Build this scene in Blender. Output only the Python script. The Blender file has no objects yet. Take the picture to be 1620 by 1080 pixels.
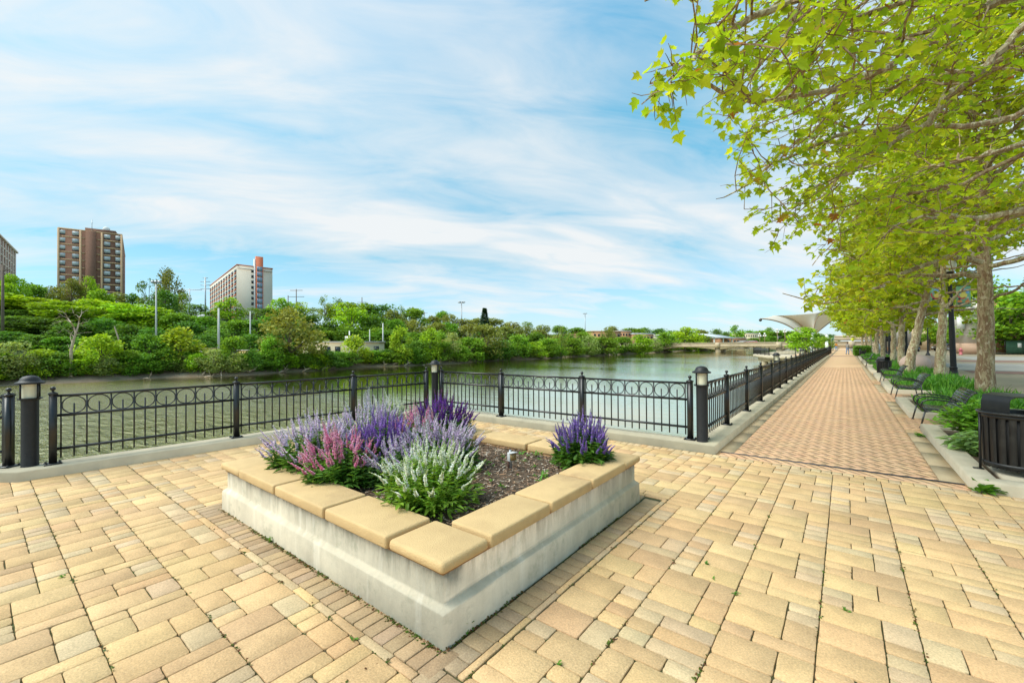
CL_ROT = 62.; CL_LOC = (-3.3, -2.4, 0.); SKY_TINT = (.62, 1.36, 1.14); CLOUD = (4.8, 4.82, 4.8); SUN_E = 2.45; EXPO = .97; WAVE = .7
import bpy, bmesh, math, random
import numpy as np
from mathutils import Vector, Matrix
PI = math.pi
C = bpy.context.scene.collection
sc = bpy.context.scene

# ------------------------------------------------------------------ camera
F = 670.0; H = 1.7
A = math.radians(38.2)                      # the walkway (+Y) lies 38.2 degrees right of the view
pitch = math.atan(6 / F); roll = math.atan(0.0075)
hd = np.array([-math.sin(A), math.cos(A), 0.]); rt = np.array([math.cos(A), math.sin(A), 0.])
fw = hd * math.cos(pitch) + np.array([0, 0, math.sin(pitch)]); up = np.cross(rt, fw)
RR = rt * math.cos(roll) - up * math.sin(roll); UU = rt * math.sin(roll) + up * math.cos(roll)
def ray(x, y): return fw + RR * (x - 810) / F - UU * (y - 540) / F
def G(x, y, z=0.):                            # survey: image point -> point on the level z
    d = ray(x, y); t = (z - H) / d[2]; return np.array([0, 0, H]) + t * d
def AT(x, y, D): return np.array([0, 0, H]) + ray(x, y) * D
cam_d = bpy.data.cameras.new('camera'); cam = bpy.data.objects.new('camera', cam_d); C.objects.link(cam)
cam_d.sensor_width = 36; cam_d.lens = 36 * F / 1620; cam_d.clip_start = 0.05; cam_d.clip_end = 4000
cam.matrix_world = Matrix(((RR[0], UU[0], -fw[0], 0), (RR[1], UU[1], -fw[1], 0), (RR[2], UU[2], -fw[2], H), (0, 0, 0, 1)))
sc.camera = cam

# ------------------------------------------------------------------ materials
def nm(name):
    m = bpy.data.materials.new(name); m.use_nodes = True
    nt = m.node_tree; nt.nodes.clear()
    out = nt.nodes.new('ShaderNodeOutputMaterial'); b = nt.nodes.new('ShaderNodeBsdfPrincipled')
    nt.links.new(b.outputs[0], out.inputs[0])
    return m, nt, b, out
def N(nt, t, **kw):
    n = nt.nodes.new(t)
    for k, v in kw.items():
        if k.startswith('i_'):
            key = k[2:]
            n.inputs[int(key) if key.isdigit() else key].default_value = v
        else: setattr(n, k, v)
    return n
def L(nt, a, b): nt.links.new(a, b)
def coords(nt, scale=(1, 1, 1), kind='Object', rot=(0, 0, 0)):
    tc = N(nt, 'ShaderNodeTexCoord'); mp = N(nt, 'ShaderNodeMapping')
    mp.inputs['Scale'].default_value = scale; mp.inputs['Rotation'].default_value = rot
    L(nt, tc.outputs[kind], mp.inputs[0]); return mp.outputs[0]
def noise(nt, vec, scale, detail=4, rough=.55, dist=0.):
    n = N(nt, 'ShaderNodeTexNoise'); n.inputs['Scale'].default_value = scale
    n.inputs['Detail'].default_value = detail; n.inputs['Roughness'].default_value = rough
    n.inputs['Distortion'].default_value = dist
    L(nt, vec, n.inputs['Vector']); return n.outputs['Fac']
def ramp(nt, fac, stops):
    r = N(nt, 'ShaderNodeValToRGB'); e = r.color_ramp.elements
    while len(e) < len(stops): e.new(.5)
    for i, (p, c) in enumerate(stops):
        e[i].position = p; e[i].color = (c if len(c) == 4 else (*c, 1)) if not isinstance(c, (int, float)) else (c, c, c, 1)
    L(nt, fac, r.inputs[0]); return r.outputs[0]
def mixc(nt, fac, a, b, mode='MIX'):
    m = N(nt, 'ShaderNodeMix', data_type='RGBA', blend_type=mode)
    for s, v in ((0, fac), (6, a), (7, b)):
        if hasattr(v, 'is_output'): L(nt, v, m.inputs[s])
        else: m.inputs[s].default_value = v if s == 0 else (*v[:3], 1)
    return m.outputs[2]
def bump(nt, b, h, strength, dist):
    n = N(nt, 'ShaderNodeBump'); n.inputs['Strength'].default_value = strength; n.inputs['Distance'].default_value = dist
    L(nt, h, n.inputs['Height']); L(nt, n.outputs[0], b.inputs['Normal']); return n
def mat(name, col, rough=.6, var=None, vscale=8, bmp=None, metal=0., spec=.5, kind='Object', detail=4, dirt=None):
    """plain surface: base colour, optional second colour mixed by noise, optional bump (scale, strength, distance)"""
    m, nt, b, out = nm(name)
    b.inputs['Roughness'].default_value = rough; b.inputs['Metallic'].default_value = metal
    b.inputs['Specular IOR Level'].default_value = spec
    v = coords(nt, kind=kind)
    if var:
        f = noise(nt, v, vscale, detail); f = ramp(nt, f, [(.3, 0.), (.7, 1.)])
        c = mixc(nt, f, col, var)
        if dirt:
            f2 = ramp(nt, noise(nt, v, dirt[1], 5), [(.55, 0.), (.75, 1.)]); c = mixc(nt, f2, c, dirt[0])
        L(nt, c, b.inputs['Base Color'])
    else: b.inputs['Base Color'].default_value = (*col, 1)
    if bmp: bump(nt, b, noise(nt, v, bmp[0], 5), bmp[1], bmp[2])
    return m
def leafmat(name, trans=.4, hue=.03, val=.25, rough=.5, spec=.35, tint=(1, 1, 1), through=(1.5, 1.4, .6)):
    """leaf colour from the mesh's own colours, varied a little from plant to plant"""
    m, nt, b, out = nm(name)
    at = N(nt, 'ShaderNodeAttribute', attribute_name='Col'); oi = N(nt, 'ShaderNodeObjectInfo')
    hs = N(nt, 'ShaderNodeHueSaturation')
    mr = N(nt, 'ShaderNodeMapRange'); mr.inputs[3].default_value = .5 - hue; mr.inputs[4].default_value = .5 + hue
    L(nt, oi.outputs['Random'], mr.inputs[0]); L(nt, mr.outputs[0], hs.inputs['Hue'])
    wn = N(nt, 'ShaderNodeTexWhiteNoise', noise_dimensions='1D'); L(nt, oi.outputs['Random'], wn.inputs['W'])
    m2 = N(nt, 'ShaderNodeMapRange'); m2.inputs[3].default_value = 1 - val; m2.inputs[4].default_value = 1 + val
    L(nt, wn.outputs[0], m2.inputs[0]); L(nt, m2.outputs[0], hs.inputs['Value'])
    L(nt, at.outputs['Color'], hs.inputs['Color'])
    c = mixc(nt, 1., hs.outputs[0], tint, 'MULTIPLY')
    L(nt, c, b.inputs['Base Color']); b.inputs['Roughness'].default_value = rough
    b.inputs['Specular IOR Level'].default_value = spec
    tr = N(nt, 'ShaderNodeBsdfTranslucent')
    c2 = mixc(nt, 1., c, through, 'MULTIPLY'); L(nt, c2, tr.inputs[0])
    mx = N(nt, 'ShaderNodeMixShader'); mx.inputs[0].default_value = trans
    L(nt, b.outputs[0], mx.inputs[1]); L(nt, tr.outputs[0], mx.inputs[2]); L(nt, mx.outputs[0], out.inputs[0])
    return m
def colmat(name, rough=.8, grain=None, bmp=None, spec=.3, speck=None, wear=None):
    """colour from the mesh's own per-face colours (each stone, brick or chip its own), with grain"""
    m, nt, b, out = nm(name)
    at = N(nt, 'ShaderNodeAttribute', attribute_name='Col'); c = at.outputs['Color']
    v = coords(nt)
    if grain:
        f = noise(nt, v, grain[0], 6, .7); c = mixc(nt, 1., c, ramp(nt, f, [(.25, 1 - grain[1]), (.75, 1 + grain[1])]), 'MULTIPLY')
        f = noise(nt, v, grain[0] * .09, 4); c = mixc(nt, 1., c, ramp(nt, f, [(.3, 1 - grain[1] * .3), (.7, 1 + grain[1] * .25)]), 'MULTIPLY')
    if wear:
        f = noise(nt, v, wear[0], 5, .6, .3); c = mixc(nt, 1., c, ramp(nt, f, [(.35, (1., 1., 1.)), (.72, wear[1])]), 'MULTIPLY')
    if speck:
        vo = N(nt, 'ShaderNodeTexVoronoi'); vo.inputs['Scale'].default_value = speck[0]; L(nt, v, vo.inputs['Vector'])
        f = ramp(nt, vo.outputs['Distance'], [(.1, 1.), (.22, 0.)]); w = N(nt, 'ShaderNodeTexWhiteNoise'); L(nt, vo.outputs['Position'], w.inputs[0])
        f2 = N(nt, 'ShaderNodeMath', operation='MULTIPLY'); L(nt, f, f2.inputs[0]); L(nt, ramp(nt, w.outputs[0], [(.55, 0.), (.6, .6)]), f2.inputs[1])
        c = mixc(nt, f2.outputs[0], c, speck[1])
    L(nt, c, b.inputs['Base Color']); b.inputs['Roughness'].default_value = rough; b.inputs['Specular IOR Level'].default_value = spec
    if bmp: bump(nt, b, noise(nt, v, bmp[0], 6, .7), bmp[1], bmp[2])
    return m

# ------------------------------------------------------------------ mesh building
def link(name, me, parent=None, m=None):
    o = bpy.data.objects.new(name, me); C.objects.link(o)
    if m is not None:
        for k in (m if isinstance(m, (list, tuple)) else [m]): me.materials.append(k)
    if parent is not None: o.parent = parent
    return o
def np_mesh(name, V, F_idx, F_tot, cols=None, smooth=False, mi=None):
    me = bpy.data.meshes.new(name)
    V = np.asarray(V, np.float32); F_idx = np.asarray(F_idx, np.int32); F_tot = np.asarray(F_tot, np.int32)
    me.vertices.add(len(V)); me.vertices.foreach_set('co', V.ravel())
    me.loops.add(len(F_idx)); me.loops.foreach_set('vertex_index', F_idx)
    me.polygons.add(len(F_tot)); st = np.zeros(len(F_tot), np.int32); st[1:] = np.cumsum(F_tot)[:-1]
    me.polygons.foreach_set('loop_start', st)
    if smooth: me.polygons.foreach_set('use_smooth', np.ones(len(F_tot), bool))
    if mi is not None: me.polygons.foreach_set('material_index', np.asarray(mi, np.int32))
    me.update(calc_edges=True)
    if cols is not None:
        cols = np.asarray(cols, np.float32)
        a = me.color_attributes.new('Col', 'FLOAT_COLOR', 'CORNER')
        c4 = np.ones((len(F_idx), 4), np.float32); c4[:, :3] = np.repeat(cols, F_tot, axis=0)
        a.data.foreach_set('color', c4.ravel())
    me.validate()
    return me
class MB:
    def __init__(s): s.v = []; s.f = []; s.c = []; s.mi = []; s.col = None; s.m = 0
    def add(s, vs, fs):
        o = len(s.v); s.v += [tuple(p) for p in vs]
        for f in fs:
            s.f.append([i + o for i in f]); s.c.append(s.col or (1, 1, 1)); s.mi.append(s.m)
        return s
    def box(s, c, d, rz=0., top=1.):
        x, y, z = d[0] / 2, d[1] / 2, d[2] / 2; ca, sa = math.cos(rz), math.sin(rz); vs = []
        for k in (-1, 1):
            t = top if k > 0 else 1
            for i, j in ((-1, -1), (1, -1), (1, 1), (-1, 1)):
                a, b = i * x * t, j * y * t; vs.append((c[0] + a * ca - b * sa, c[1] + a * sa + b * ca, c[2] + k * z))
        return s.add(vs, [(3, 2, 1, 0), (4, 5, 6, 7), (0, 1, 5, 4), (1, 2, 6, 5), (2, 3, 7, 6), (3, 0, 4, 7)])
    def bbox(s, c, d, bev=.01, seg=2, rz=0.):
        bm = bmesh.new(); bmesh.ops.create_cube(bm, size=1)
        bmesh.ops.scale(bm, vec=d, verts=bm.verts)
        bmesh.ops.bevel(bm, geom=bm.edges[:], offset=bev, segments=seg, affect='EDGES', profile=.5)
        bmesh.ops.rotate(bm, cent=(0, 0, 0), matrix=Matrix.Rotation(rz, 3, 'Z'), verts=bm.verts)
        bmesh.ops.translate(bm, vec=c, verts=bm.verts); bm.verts.index_update()
        s.add([v.co[:] for v in bm.verts], [[v.index for v in f.verts] for f in bm.faces]); bm.free(); return s
    def tube(s, pts, rad, n=8, caps=True):
        pts = [Vector(p) for p in pts]; k = len(pts)
        if not hasattr(rad, '__len__'): rad = [rad] * k
        vs = []; fs = []; ref = None
        for i, p in enumerate(pts):
            d = (pts[min(i + 1, k - 1)] - pts[max(i - 1, 0)]).normalized()
            if ref is None: ref = d.orthogonal().normalized()
            ref = (ref - d * ref.dot(d)); ref = ref.normalized() if ref.length > 1e-6 else d.orthogonal().normalized()
            b = d.cross(ref)
            for j in range(n):
                a = 2 * PI * j / n; vs.append(p + (ref * math.cos(a) + b * math.sin(a)) * rad[i])
        for i in range(k - 1):
            for j in range(n):
                q = (j + 1) % n; fs.append((i * n + j, i * n + q, (i + 1) * n + q, (i + 1) * n + j))
        if caps: fs.append(tuple(range(n))[::-1]); fs.append(tuple(range((k - 1) * n, k * n)))
        return s.add(vs, fs)
    def bar(s, p, q, w, h=None):                      # square bar
        h = h or w; p = Vector(p); q = Vector(q); d = (q - p).normalized()
        ref = Vector((0, 0, 1)) if abs(d.z) < .9 else Vector((0, 1, 0))
        a = d.cross(ref).normalized() * w / 2; b = a.cross(d).normalized() * h / 2
        vs = [e + i * a + j * b for e in (p, q) for i, j in ((-1, -1), (1, -1), (1, 1), (-1, 1))]
        return s.add(vs, [(3, 2, 1, 0), (4, 5, 6, 7), (0, 1, 5, 4), (1, 2, 6, 5), (2, 3, 7, 6), (3, 0, 4, 7)])
    def lathe(s, prof, n=20, c=(0, 0, 0), caps=True):
        vs = [(c[0] + r * math.cos(2 * PI * j / n), c[1] + r * math.sin(2 * PI * j / n), c[2] + z) for r, z in prof for j in range(n)]
        fs = [(i * n + j, i * n + (j + 1) % n, (i + 1) * n + (j + 1) % n, (i + 1) * n + j) for i in range(len(prof) - 1) for j in range(n)]
        if caps: fs.append(tuple(range(n))[::-1]); fs.append(tuple(range((len(prof) - 1) * n, len(prof) * n)))
        return s.add(vs, fs)
    def ring(s, c, ax, R, r, n=20, k=5):              # torus around axis ax
        ax = Vector(ax).normalized(); a = ax.orthogonal().normalized(); b = ax.cross(a); c = Vector(c); vs = []; fs = []
        for i in range(n):
            t = 2 * PI * i / n; d = a * math.cos(t) + b * math.sin(t)
            for j in range(k):
                u = 2 * PI * j / k; vs.append(c + d * (R + r * math.cos(u)) + ax * r * math.sin(u))
        for i in range(n):
            for j in range(k):
                fs.append((i * k + j, ((i + 1) % n) * k + j, ((i + 1) % n) * k + (j + 1) % k, i * k + (j + 1) % k))
        return s.add(vs, fs)
    def prism(s, poly, z0, z1):
        n = len(poly); vs = [(x, y, z0) for x, y in poly] + [(x, y, z1) for x, y in poly]
        fs = [tuple(range(n))[::-1], tuple(range(n, 2 * n))] + [(i, (i + 1) % n, n + (i + 1) % n, n + i) for i in range(n)]
        return s.add(vs, fs)
    def sphere(s, c, r, nu=14, nv=9, sz=(1, 1, 1), rz=0.):
        pr = [(max(1e-4, math.sin(PI * i / nv)), -math.cos(PI * i / nv)) for i in range(nv + 1)]; o = len(s.v)
        s.lathe(pr, nu, (0, 0, 0)); ca, sa = math.cos(rz), math.sin(rz)
        for i in range(o, len(s.v)):
            x, y, z = s.v[i]; x *= r * sz[0]; y *= r * sz[1]; s.v[i] = (c[0] + x * ca - y * sa, c[1] + x * sa + y * ca, c[2] + z * r * sz[2])
        return s
    def mesh(s, name, smooth=False, cols=False):
        tot = [len(f) for f in s.f]; idx = [i for f in s.f for i in f]
        return np_mesh(name, s.v, idx, tot, s.c if cols else None, smooth, s.mi)
    def build(s, name, m, parent=None, smooth=False, cols=False):
        me = s.mesh(name, smooth, cols); o = link(name, me, parent, m)
        if smooth:
            try: me.set_sharp_from_angle(angle=math.radians(40))
            except Exception: pass
        return o

# ------------------------------------------------------------------ bookkeeping
def tag(o, label, cat, group=None, kind=None):
    if label: o['label'] = label
    if cat: o['category'] = cat
    if group: o['group'] = group
    if kind: o['kind'] = kind
    return o
def thing(name, label, cat, loc=(0, 0, 0), rz=0., group=None):
    o = bpy.data.objects.new(name, None); C.objects.link(o); o.location = loc; o.rotation_euler = (0, 0, rz)
    o.empty_display_size = .1
    return tag(o, label, cat, group)
def struct(o): o['kind'] = 'structure'; return o
def stuff(o, label, cat): return tag(o, label, cat, kind='stuff')
KIDS = {}
def dup(root, loc=None, rz=None, label=None, scale=None, group=None):
    """a copy of a thing with copies of its parts and their sub-parts (mesh data shared)"""
    if root.name not in KIDS: KIDS[root.name] = [c for c in C.objects if c.parent == root]
    r = root.copy(); C.objects.link(r)
    if loc is not None: r.location = loc
    if rz is not None: r.rotation_euler = (0, 0, rz)
    if scale is not None: r.scale = scale
    if label: r['label'] = label
    if group: r['group'] = group
    for ch in KIDS[root.name]:
        c = ch.copy(); C.objects.link(c); c.parent = r
        if ch.name not in KIDS: KIDS[ch.name] = [g for g in C.objects if g.parent == ch]
        for g in KIDS[ch.name]:
            d = g.copy(); C.objects.link(d); d.parent = c
    return r
rnd = random.Random(7); rng = np.random.default_rng(7)
# ------------------------------------------------------------------ sky and sun
w = bpy.data.worlds.new('World'); sc.world = w; w.use_nodes = True
nt = w.node_tree; nt.nodes.clear()
SUN_EL, SUN_AZ = math.radians(52), math.radians(215)      # azimuth measured in the scene, from +Y clockwise
wo = N(nt, 'ShaderNodeOutputWorld'); bg = N(nt, 'ShaderNodeBackground'); bg.inputs[1].default_value = .1
sky = N(nt, 'ShaderNodeTexSky', sky_type='NISHITA', sun_disc=False, sun_elevation=SUN_EL, sun_rotation=SUN_AZ, air_density=1., dust_density=.6, ozone_density=2.)
tc = N(nt, 'ShaderNodeTexCoord')
sep = N(nt, 'ShaderNodeSeparateXYZ'); L(nt, tc.outputs['Generated'], sep.inputs[0])
zz = N(nt, 'ShaderNodeMath', operation='MAXIMUM'); L(nt, sep.outputs[2], zz.inputs[0]); zz.inputs[1].default_value = 0.
za = N(nt, 'ShaderNodeMath', operation='ADD'); L(nt, zz.outputs[0], za.inputs[0]); za.inputs[1].default_value = .22
dv = N(nt, 'ShaderNodeVectorMath', operation='DIVIDE'); cb = N(nt, 'ShaderNodeCombineXYZ')
for i in range(3): L(nt, za.outputs[0], cb.inputs[i])
L(nt, tc.outputs['Generated'], dv.inputs[0]); L(nt, cb.outputs[0], dv.inputs[1])
mp = N(nt, 'ShaderNodeMapping', vector_type='TEXTURE'); mp.inputs['Rotation'].default_value = (0, 0, math.radians(CL_ROT)); mp.inputs['Scale'].default_value = (2.2, .75, 1.)
mp.inputs['Location'].default_value = CL_LOC
L(nt, dv.outputs[0], mp.inputs[0])
n1 = noise(nt, mp.outputs[0], 1.0, 5, .5, .35)
mp2 = N(nt, 'ShaderNodeMapping', vector_type='TEXTURE'); mp2.inputs['Rotation'].default_value = (0, 0, math.radians(CL_ROT - 12)); mp2.inputs['Scale'].default_value = (1.3, .5, 1.)
L(nt, dv.outputs[0], mp2.inputs[0])
n2 = noise(nt, mp2.outputs[0], 2.2, 8, .58, .7)
ad = N(nt, 'ShaderNodeMath', operation='MULTIPLY_ADD'); L(nt, n2, ad.inputs[0]); ad.inputs[1].default_value = .55; L(nt, n1, ad.inputs[2])
lowb = ramp(nt, sep.outputs[2], [(0., .03), (.2, .035), (.42, 0.)]); ad2 = N(nt, 'ShaderNodeMath', operation='ADD'); L(nt, ad.outputs[0], ad2.inputs[0]); L(nt, lowb, ad2.inputs[1])
cl = ramp(nt, ad2.outputs[0], [(.60, 0.), (.79, .48), (1.03, .92)])
hz = ramp(nt, sep.outputs[2], [(0., .7), (.1, .42), (.25, .12), (.5, 0.)])       # paler towards the horizon
mxm = N(nt, 'ShaderNodeMath', operation='MAXIMUM'); L(nt, cl, mxm.inputs[0]); L(nt, hz, mxm.inputs[1])
skc = mixc(nt, 1., sky.outputs[0], SKY_TINT, 'MULTIPLY')
skc = mixc(nt, 1., skc, ramp(nt, sep.outputs[2], [(0., (.48, .56, .95)), (.2, (.42, .62, .74)), (.45, (.6, .97, 1.05)), (.7, (.8, 1.2, 1.35))]), 'MULTIPLY')
fin = mixc(nt, mxm.outputs[0], skc, CLOUD)
L(nt, fin, bg.inputs[0]); L(nt, bg.outputs[0], wo.inputs[0])
sd = bpy.data.lights.new('sun', 'SUN'); sd.energy = SUN_E; sd.angle = math.radians(50); sd.color = (1, .95, .86)
so = bpy.data.objects.new('sun', sd); C.objects.link(so)
sv = Vector((math.sin(SUN_AZ) * math.cos(SUN_EL), math.cos(SUN_AZ) * math.cos(SUN_EL), math.sin(SUN_EL)))
so.rotation_euler = sv.to_track_quat('Z', 'Y').to_euler()
sc.view_settings.view_transform = 'Standard'; sc.view_settings.look = 'None'; sc.view_settings.exposure = EXPO; sc.view_settings.gamma = 1

# ------------------------------------------------------------------ materials of the place
M_black = mat('black_coated_metal', (.010, .010, .011), .32, var=(.018, .017, .015), vscale=20, bmp=(60, .08, .004), spec=.55)
M_blackdull = mat('black_painted_metal', (.011, .0115, .013), .5, var=(.018, .018, .019), vscale=14, bmp=(40, .1, .004), spec=.4)
M_lens = mat('frosted_cream_lens', (.72, .68, .5), .35, var=(.62, .58, .42), vscale=14)
M_conc = mat('kerb_concrete', (.49, .42, .29), .85, var=(.39, .335, .235), vscale=3.5, bmp=(45, .35, .01), dirt=((.26, .23, .16), 1.4))
M_kerbtan = mat('tan_kerb_concrete', (.52, .45, .33), .85, var=(.43, .37, .27), vscale=4, bmp=(60, .35, .008), dirt=((.33, .28, .2), 1.7))
M_cap = mat('cast_stone_coping', (.62, .425, .2), .85, var=(.53, .355, .165), vscale=5, bmp=(120, 1., .006), detail=9, dirt=((.42, .27, .13), 2.2))
M_mortar = mat('brown_joint_mortar', (.36, .2, .09), .9, var=(.27, .15, .07), vscale=20)
def wallmat():
    m, nt, b, o = nm('weathered_planter_concrete')
    v = coords(nt)
    c = mixc(nt, ramp(nt, noise(nt, v, 2.6, 6, .65), [(.3, 0.), (.7, 1.)]), (.66, .575, .43), (.47, .41, .305))
    st = noise(nt, coords(nt, (7, 7, 1.3)), 1.5, 8, .75, .4)          # streaks run down from the coping
    sx = N(nt, 'ShaderNodeSeparateXYZ'); L(nt, v, sx.inputs[0])
    zr = ramp(nt, sx.outputs[2], [(.2, .1), (.36, .5), (.405, 1.)])
    k = N(nt, 'ShaderNodeMath', operation='MULTIPLY'); L(nt, ramp(nt, st, [(.43, 0.), (.64, 1.)]), k.inputs[0]); L(nt, zr, k.inputs[1])
    c = mixc(nt, k.outputs[0], c, (.13, .115, .08))
    st2 = noise(nt, coords(nt, (6, 6, .5), rot=(0, 0, .4)), 1.7, 5, .6)
    c = mixc(nt, ramp(nt, st2, [(.56, 0.), (.8, .55)]), c, (.78, .72, .6))
    g = noise(nt, v, 5.5, 6, .7); c = mixc(nt, ramp(nt, g, [(.55, 0.), (.7, .6)]), c, (.3, .29, .2))
    L(nt, c, b.inputs['Base Color']); b.inputs['Roughness'].default_value = .85
    bump(nt, b, noise(nt, v, 38, 7, .7), .35, .012); return m
M_wall = wallmat()
M_paver = colmat('tumbled_paver', .85, grain=(85, .34), bmp=(95, .8, .007), speck=(170, (.78, .7, .52)), wear=(.9, (.84, .82, .8)))
M_brick = colmat('clay_brick_paver', .85, grain=(60, .12), bmp=(120, .4, .004))
M_soil = mat('joint_soil', (.09, .06, .03), 1., var=(.045, .075, .012), vscale=3.2, bmp=(60, .6, .02), detail=6)
M_bedsoil = mat('bed_soil', (.12, .075, .045), 1., var=(.07, .05, .03), vscale=14, bmp=(30, .8, .04))
M_pavement = mat('concrete_pavement', (.50, .41, .27), .9, var=(.43, .35, .23), vscale=.5, bmp=(30, .15, .01), dirt=((.36, .29, .2), .35))
M_road = mat('worn_asphalt', (.33, .3, .25), .9, var=(.27, .25, .21), vscale=.4, bmp=(60, .3, .01), dirt=((.2, .18, .15), .25))
M_redband = mat('red_brick_band', (.26, .13, .09), .9, var=(.2, .1, .07), vscale=6, bmp=(30, .3, .01))
M_bandconc = mat('walk_edge_band', (.47, .36, .22), .9, var=(.4, .3, .18), vscale=3, bmp=(60, .3, .006), dirt=((.3, .22, .13), 1.1))
M_steel = mat('galvanised_steel', (.42, .43, .44), .45, metal=.6, var=(.34, .35, .36), vscale=12)
M_white = mat('white_paint', (.78, .77, .73), .5, var=(.7, .69, .65), vscale=6)
M_leafnear = leafmat('sycamore_leaf', .55, .008, .08, .5, .3)
M_leaffar = leafmat('bank_leaf', .3, .014, .16, .6, .2, (1.95, 1.8, 1.5))
M_plant = leafmat('herb_leaf', .35, .012, .1, .5, .3)
M_petal = leafmat('petal', .3, .005, .05, .6, .15, through=(1.2, 1.2, 1.2))
def barkmat():
    m, nt, b, o = nm('sycamore_bark')
    v = coords(nt, (1.3, 1.3, .5)); at = N(nt, 'ShaderNodeAttribute', attribute_name='Col')
    f1 = noise(nt, v, 7.5, 8, .7, .9); f2 = noise(nt, coords(nt, (1.4, 1.4, .4), rot=(.1, .1, 1)), 10, 7, .7, .9)
    c = mixc(nt, ramp(nt, f1, [(.44, 0.), (.53, 1.)]), (.46, .395, .27), (.25, .165, .105))
    c = mixc(nt, ramp(nt, f2, [(.54, 0.), (.57, .9)]), c, (.3, .29, .16))
    c = mixc(nt, ramp(nt, noise(nt, v, 14, 4), [(.58, 0.), (.62, .8)]), c, (.62, .58, .46))
    c = mixc(nt, 1., c, at.outputs['Color'], 'MULTIPLY')
    L(nt, c, b.inputs['Base Color']); b.inputs['Roughness'].default_value = .9
    bump(nt, b, f1, .6, .03); return m
M_bark = barkmat()
M_bankbark = mat('grey_bark', (.2, .16, .11), .95, var=(.13, .1, .07), vscale=4, bmp=(12, .5, .03))
M_deadwood = mat('bleached_dead_wood', (.5, .4, .3), .9, var=(.35, .26, .19), vscale=3, bmp=(14, .5, .02))
def watermat():
    m, nt, b, o = nm('river_water')
    v = coords(nt, (1, 1, 1), rot=(0, 0, math.radians(-38)))
    va = coords(nt, (.45, 1.5, 1), rot=(0, 0, math.radians(-38)))
    h1 = noise(nt, va, 1.6, 3, .5, .4); h2 = noise(nt, va, 5.5, 4, .6, .6); h3 = noise(nt, coords(nt, (.3, .5, 1)), .12, 2)
    a = N(nt, 'ShaderNodeMath', operation='MULTIPLY_ADD'); L(nt, h2, a.inputs[0]); a.inputs[1].default_value = .3; L(nt, h1, a.inputs[2])
    p = ramp(nt, h3, [(.38, .25), (.62, 1.)])
    k = N(nt, 'ShaderNodeMath', operation='MULTIPLY'); L(nt, a.outputs[0], k.inputs[0]); L(nt, p, k.inputs[1])
    b.inputs['Base Color'].default_value = (.21, .195, .010, 1); b.inputs['Roughness'].default_value = .04
    b.inputs['IOR'].default_value = 1.333
    lw = N(nt, 'ShaderNodeLayerWeight'); lw.inputs[0].default_value = .5; gl = N(nt, 'ShaderNodeBsdfGlossy'); gl.inputs['Roughness'].default_value = .06; gl.inputs['Color'].default_value = (1., .95, .80, 1)
    mx = N(nt, 'ShaderNodeMixShader'); L(nt, ramp(nt, lw.outputs['Facing'], [(0., .02), (.5, .06), (.72, .24), (.82, .66), (.88, .9), (.94, .96)]), mx.inputs[0]); L(nt, b.outputs[0], mx.inputs[1]); L(nt, gl.outputs[0], mx.inputs[2]); L(nt, mx.outputs[0], o.inputs[0])
    sy = N(nt, 'ShaderNodeSeparateXYZ'); L(nt, coords(nt), sy.inputs[0]); my = N(nt, 'ShaderNodeMapRange'); my.inputs[1].default_value = 2.; my.inputs[2].default_value = 16.; my.inputs[3].default_value = 4.; my.inputs[4].default_value = .25; L(nt, sy.outputs[1], my.inputs[0])
    k2 = N(nt, 'ShaderNodeMath', operation='MULTIPLY'); L(nt, k.outputs[0], k2.inputs[0]); L(nt, my.outputs[0], k2.inputs[1])
    bn_ = bump(nt, b, k2.outputs[0], WAVE, .2); L(nt, bn_.outputs[0], lw.inputs['Normal']); L(nt, bn_.outputs[0], gl.inputs['Normal']); return m
M_water = watermat()
M_bank = mat('river_bank_earth', (.22, .15, .095), 1., var=(.3, .23, .15), vscale=.8, bmp=(4, .8, .2), dirt=((.1, .12, .035), .3))
M_turf = mat('hill_undergrowth', (.05, .085, .015), 1., var=(.03, .06, .012), vscale=.35, bmp=(3, .8, .3))

# ------------------------------------------------------------------ ground, river, far bank
ZW = -1.5
mb = MB()
kerbline = [(-1.98, 420), (-1.98, 7.42), (-8.0, 7.4), (-8.35, .42), (-9.2, -.25), (-40, -24.5), (-40, -300), (420, -300), (420, 420)]
mb.prism(kerbline[::-1], -3.2, -.02)
o = struct(mb.build('ground', [M_pavement]))
mb = MB(); mb.prism([(-8.62, -3.2), (6.2, -3.2), (6.2, 7.2), (-1.7, 7.2), (-8.0, 7.2), (-8.34, .4)], -.019, -.011)
struct(mb.build('plaza_base', [M_soil]))
mb = MB(); mb.add([(-75, -330, ZW), (-1.9, -330, ZW), (-1.9, 900, ZW), (-75, 900, ZW)], [(0, 1, 2, 3)])
struct(mb.build('river', [M_water]))
def bank_z(x, y):
    d = -55.5 - x - 1.1 * math.sin(y * .21) - .7 * math.sin(y * .53 + 1)
    if d < 0: return ZW - .12 + d * .12
    hill = 8.5 if y < 45 else (8.5 - (y - 45) / 90 * 5.5 if y < 135 else 3.)
    z = ZW - .12 + min(d, 2.) * .32
    if d > 2.: z += min(d - 2., 6) * .2
    if d > 22: z += hill * (1 - math.cos(PI * min(1, (d - 22) / 42))) / 2
    return z + .12 * math.sin(x * .9) * math.sin(y * .7) * min(1, d)
xs = np.concatenate([np.arange(-53, -60, -.7), np.arange(-60, -130, -2.5), np.arange(-130, -700, -30)])
ys = np.concatenate([np.arange(-120, -20, 8), np.arange(-20, 130, 1.8), np.arange(130, 300, 6), np.arange(300, 900, 40)])
V = [(x, y, bank_z(x, y)) for y in ys for x in xs]; n = len(xs)
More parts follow.
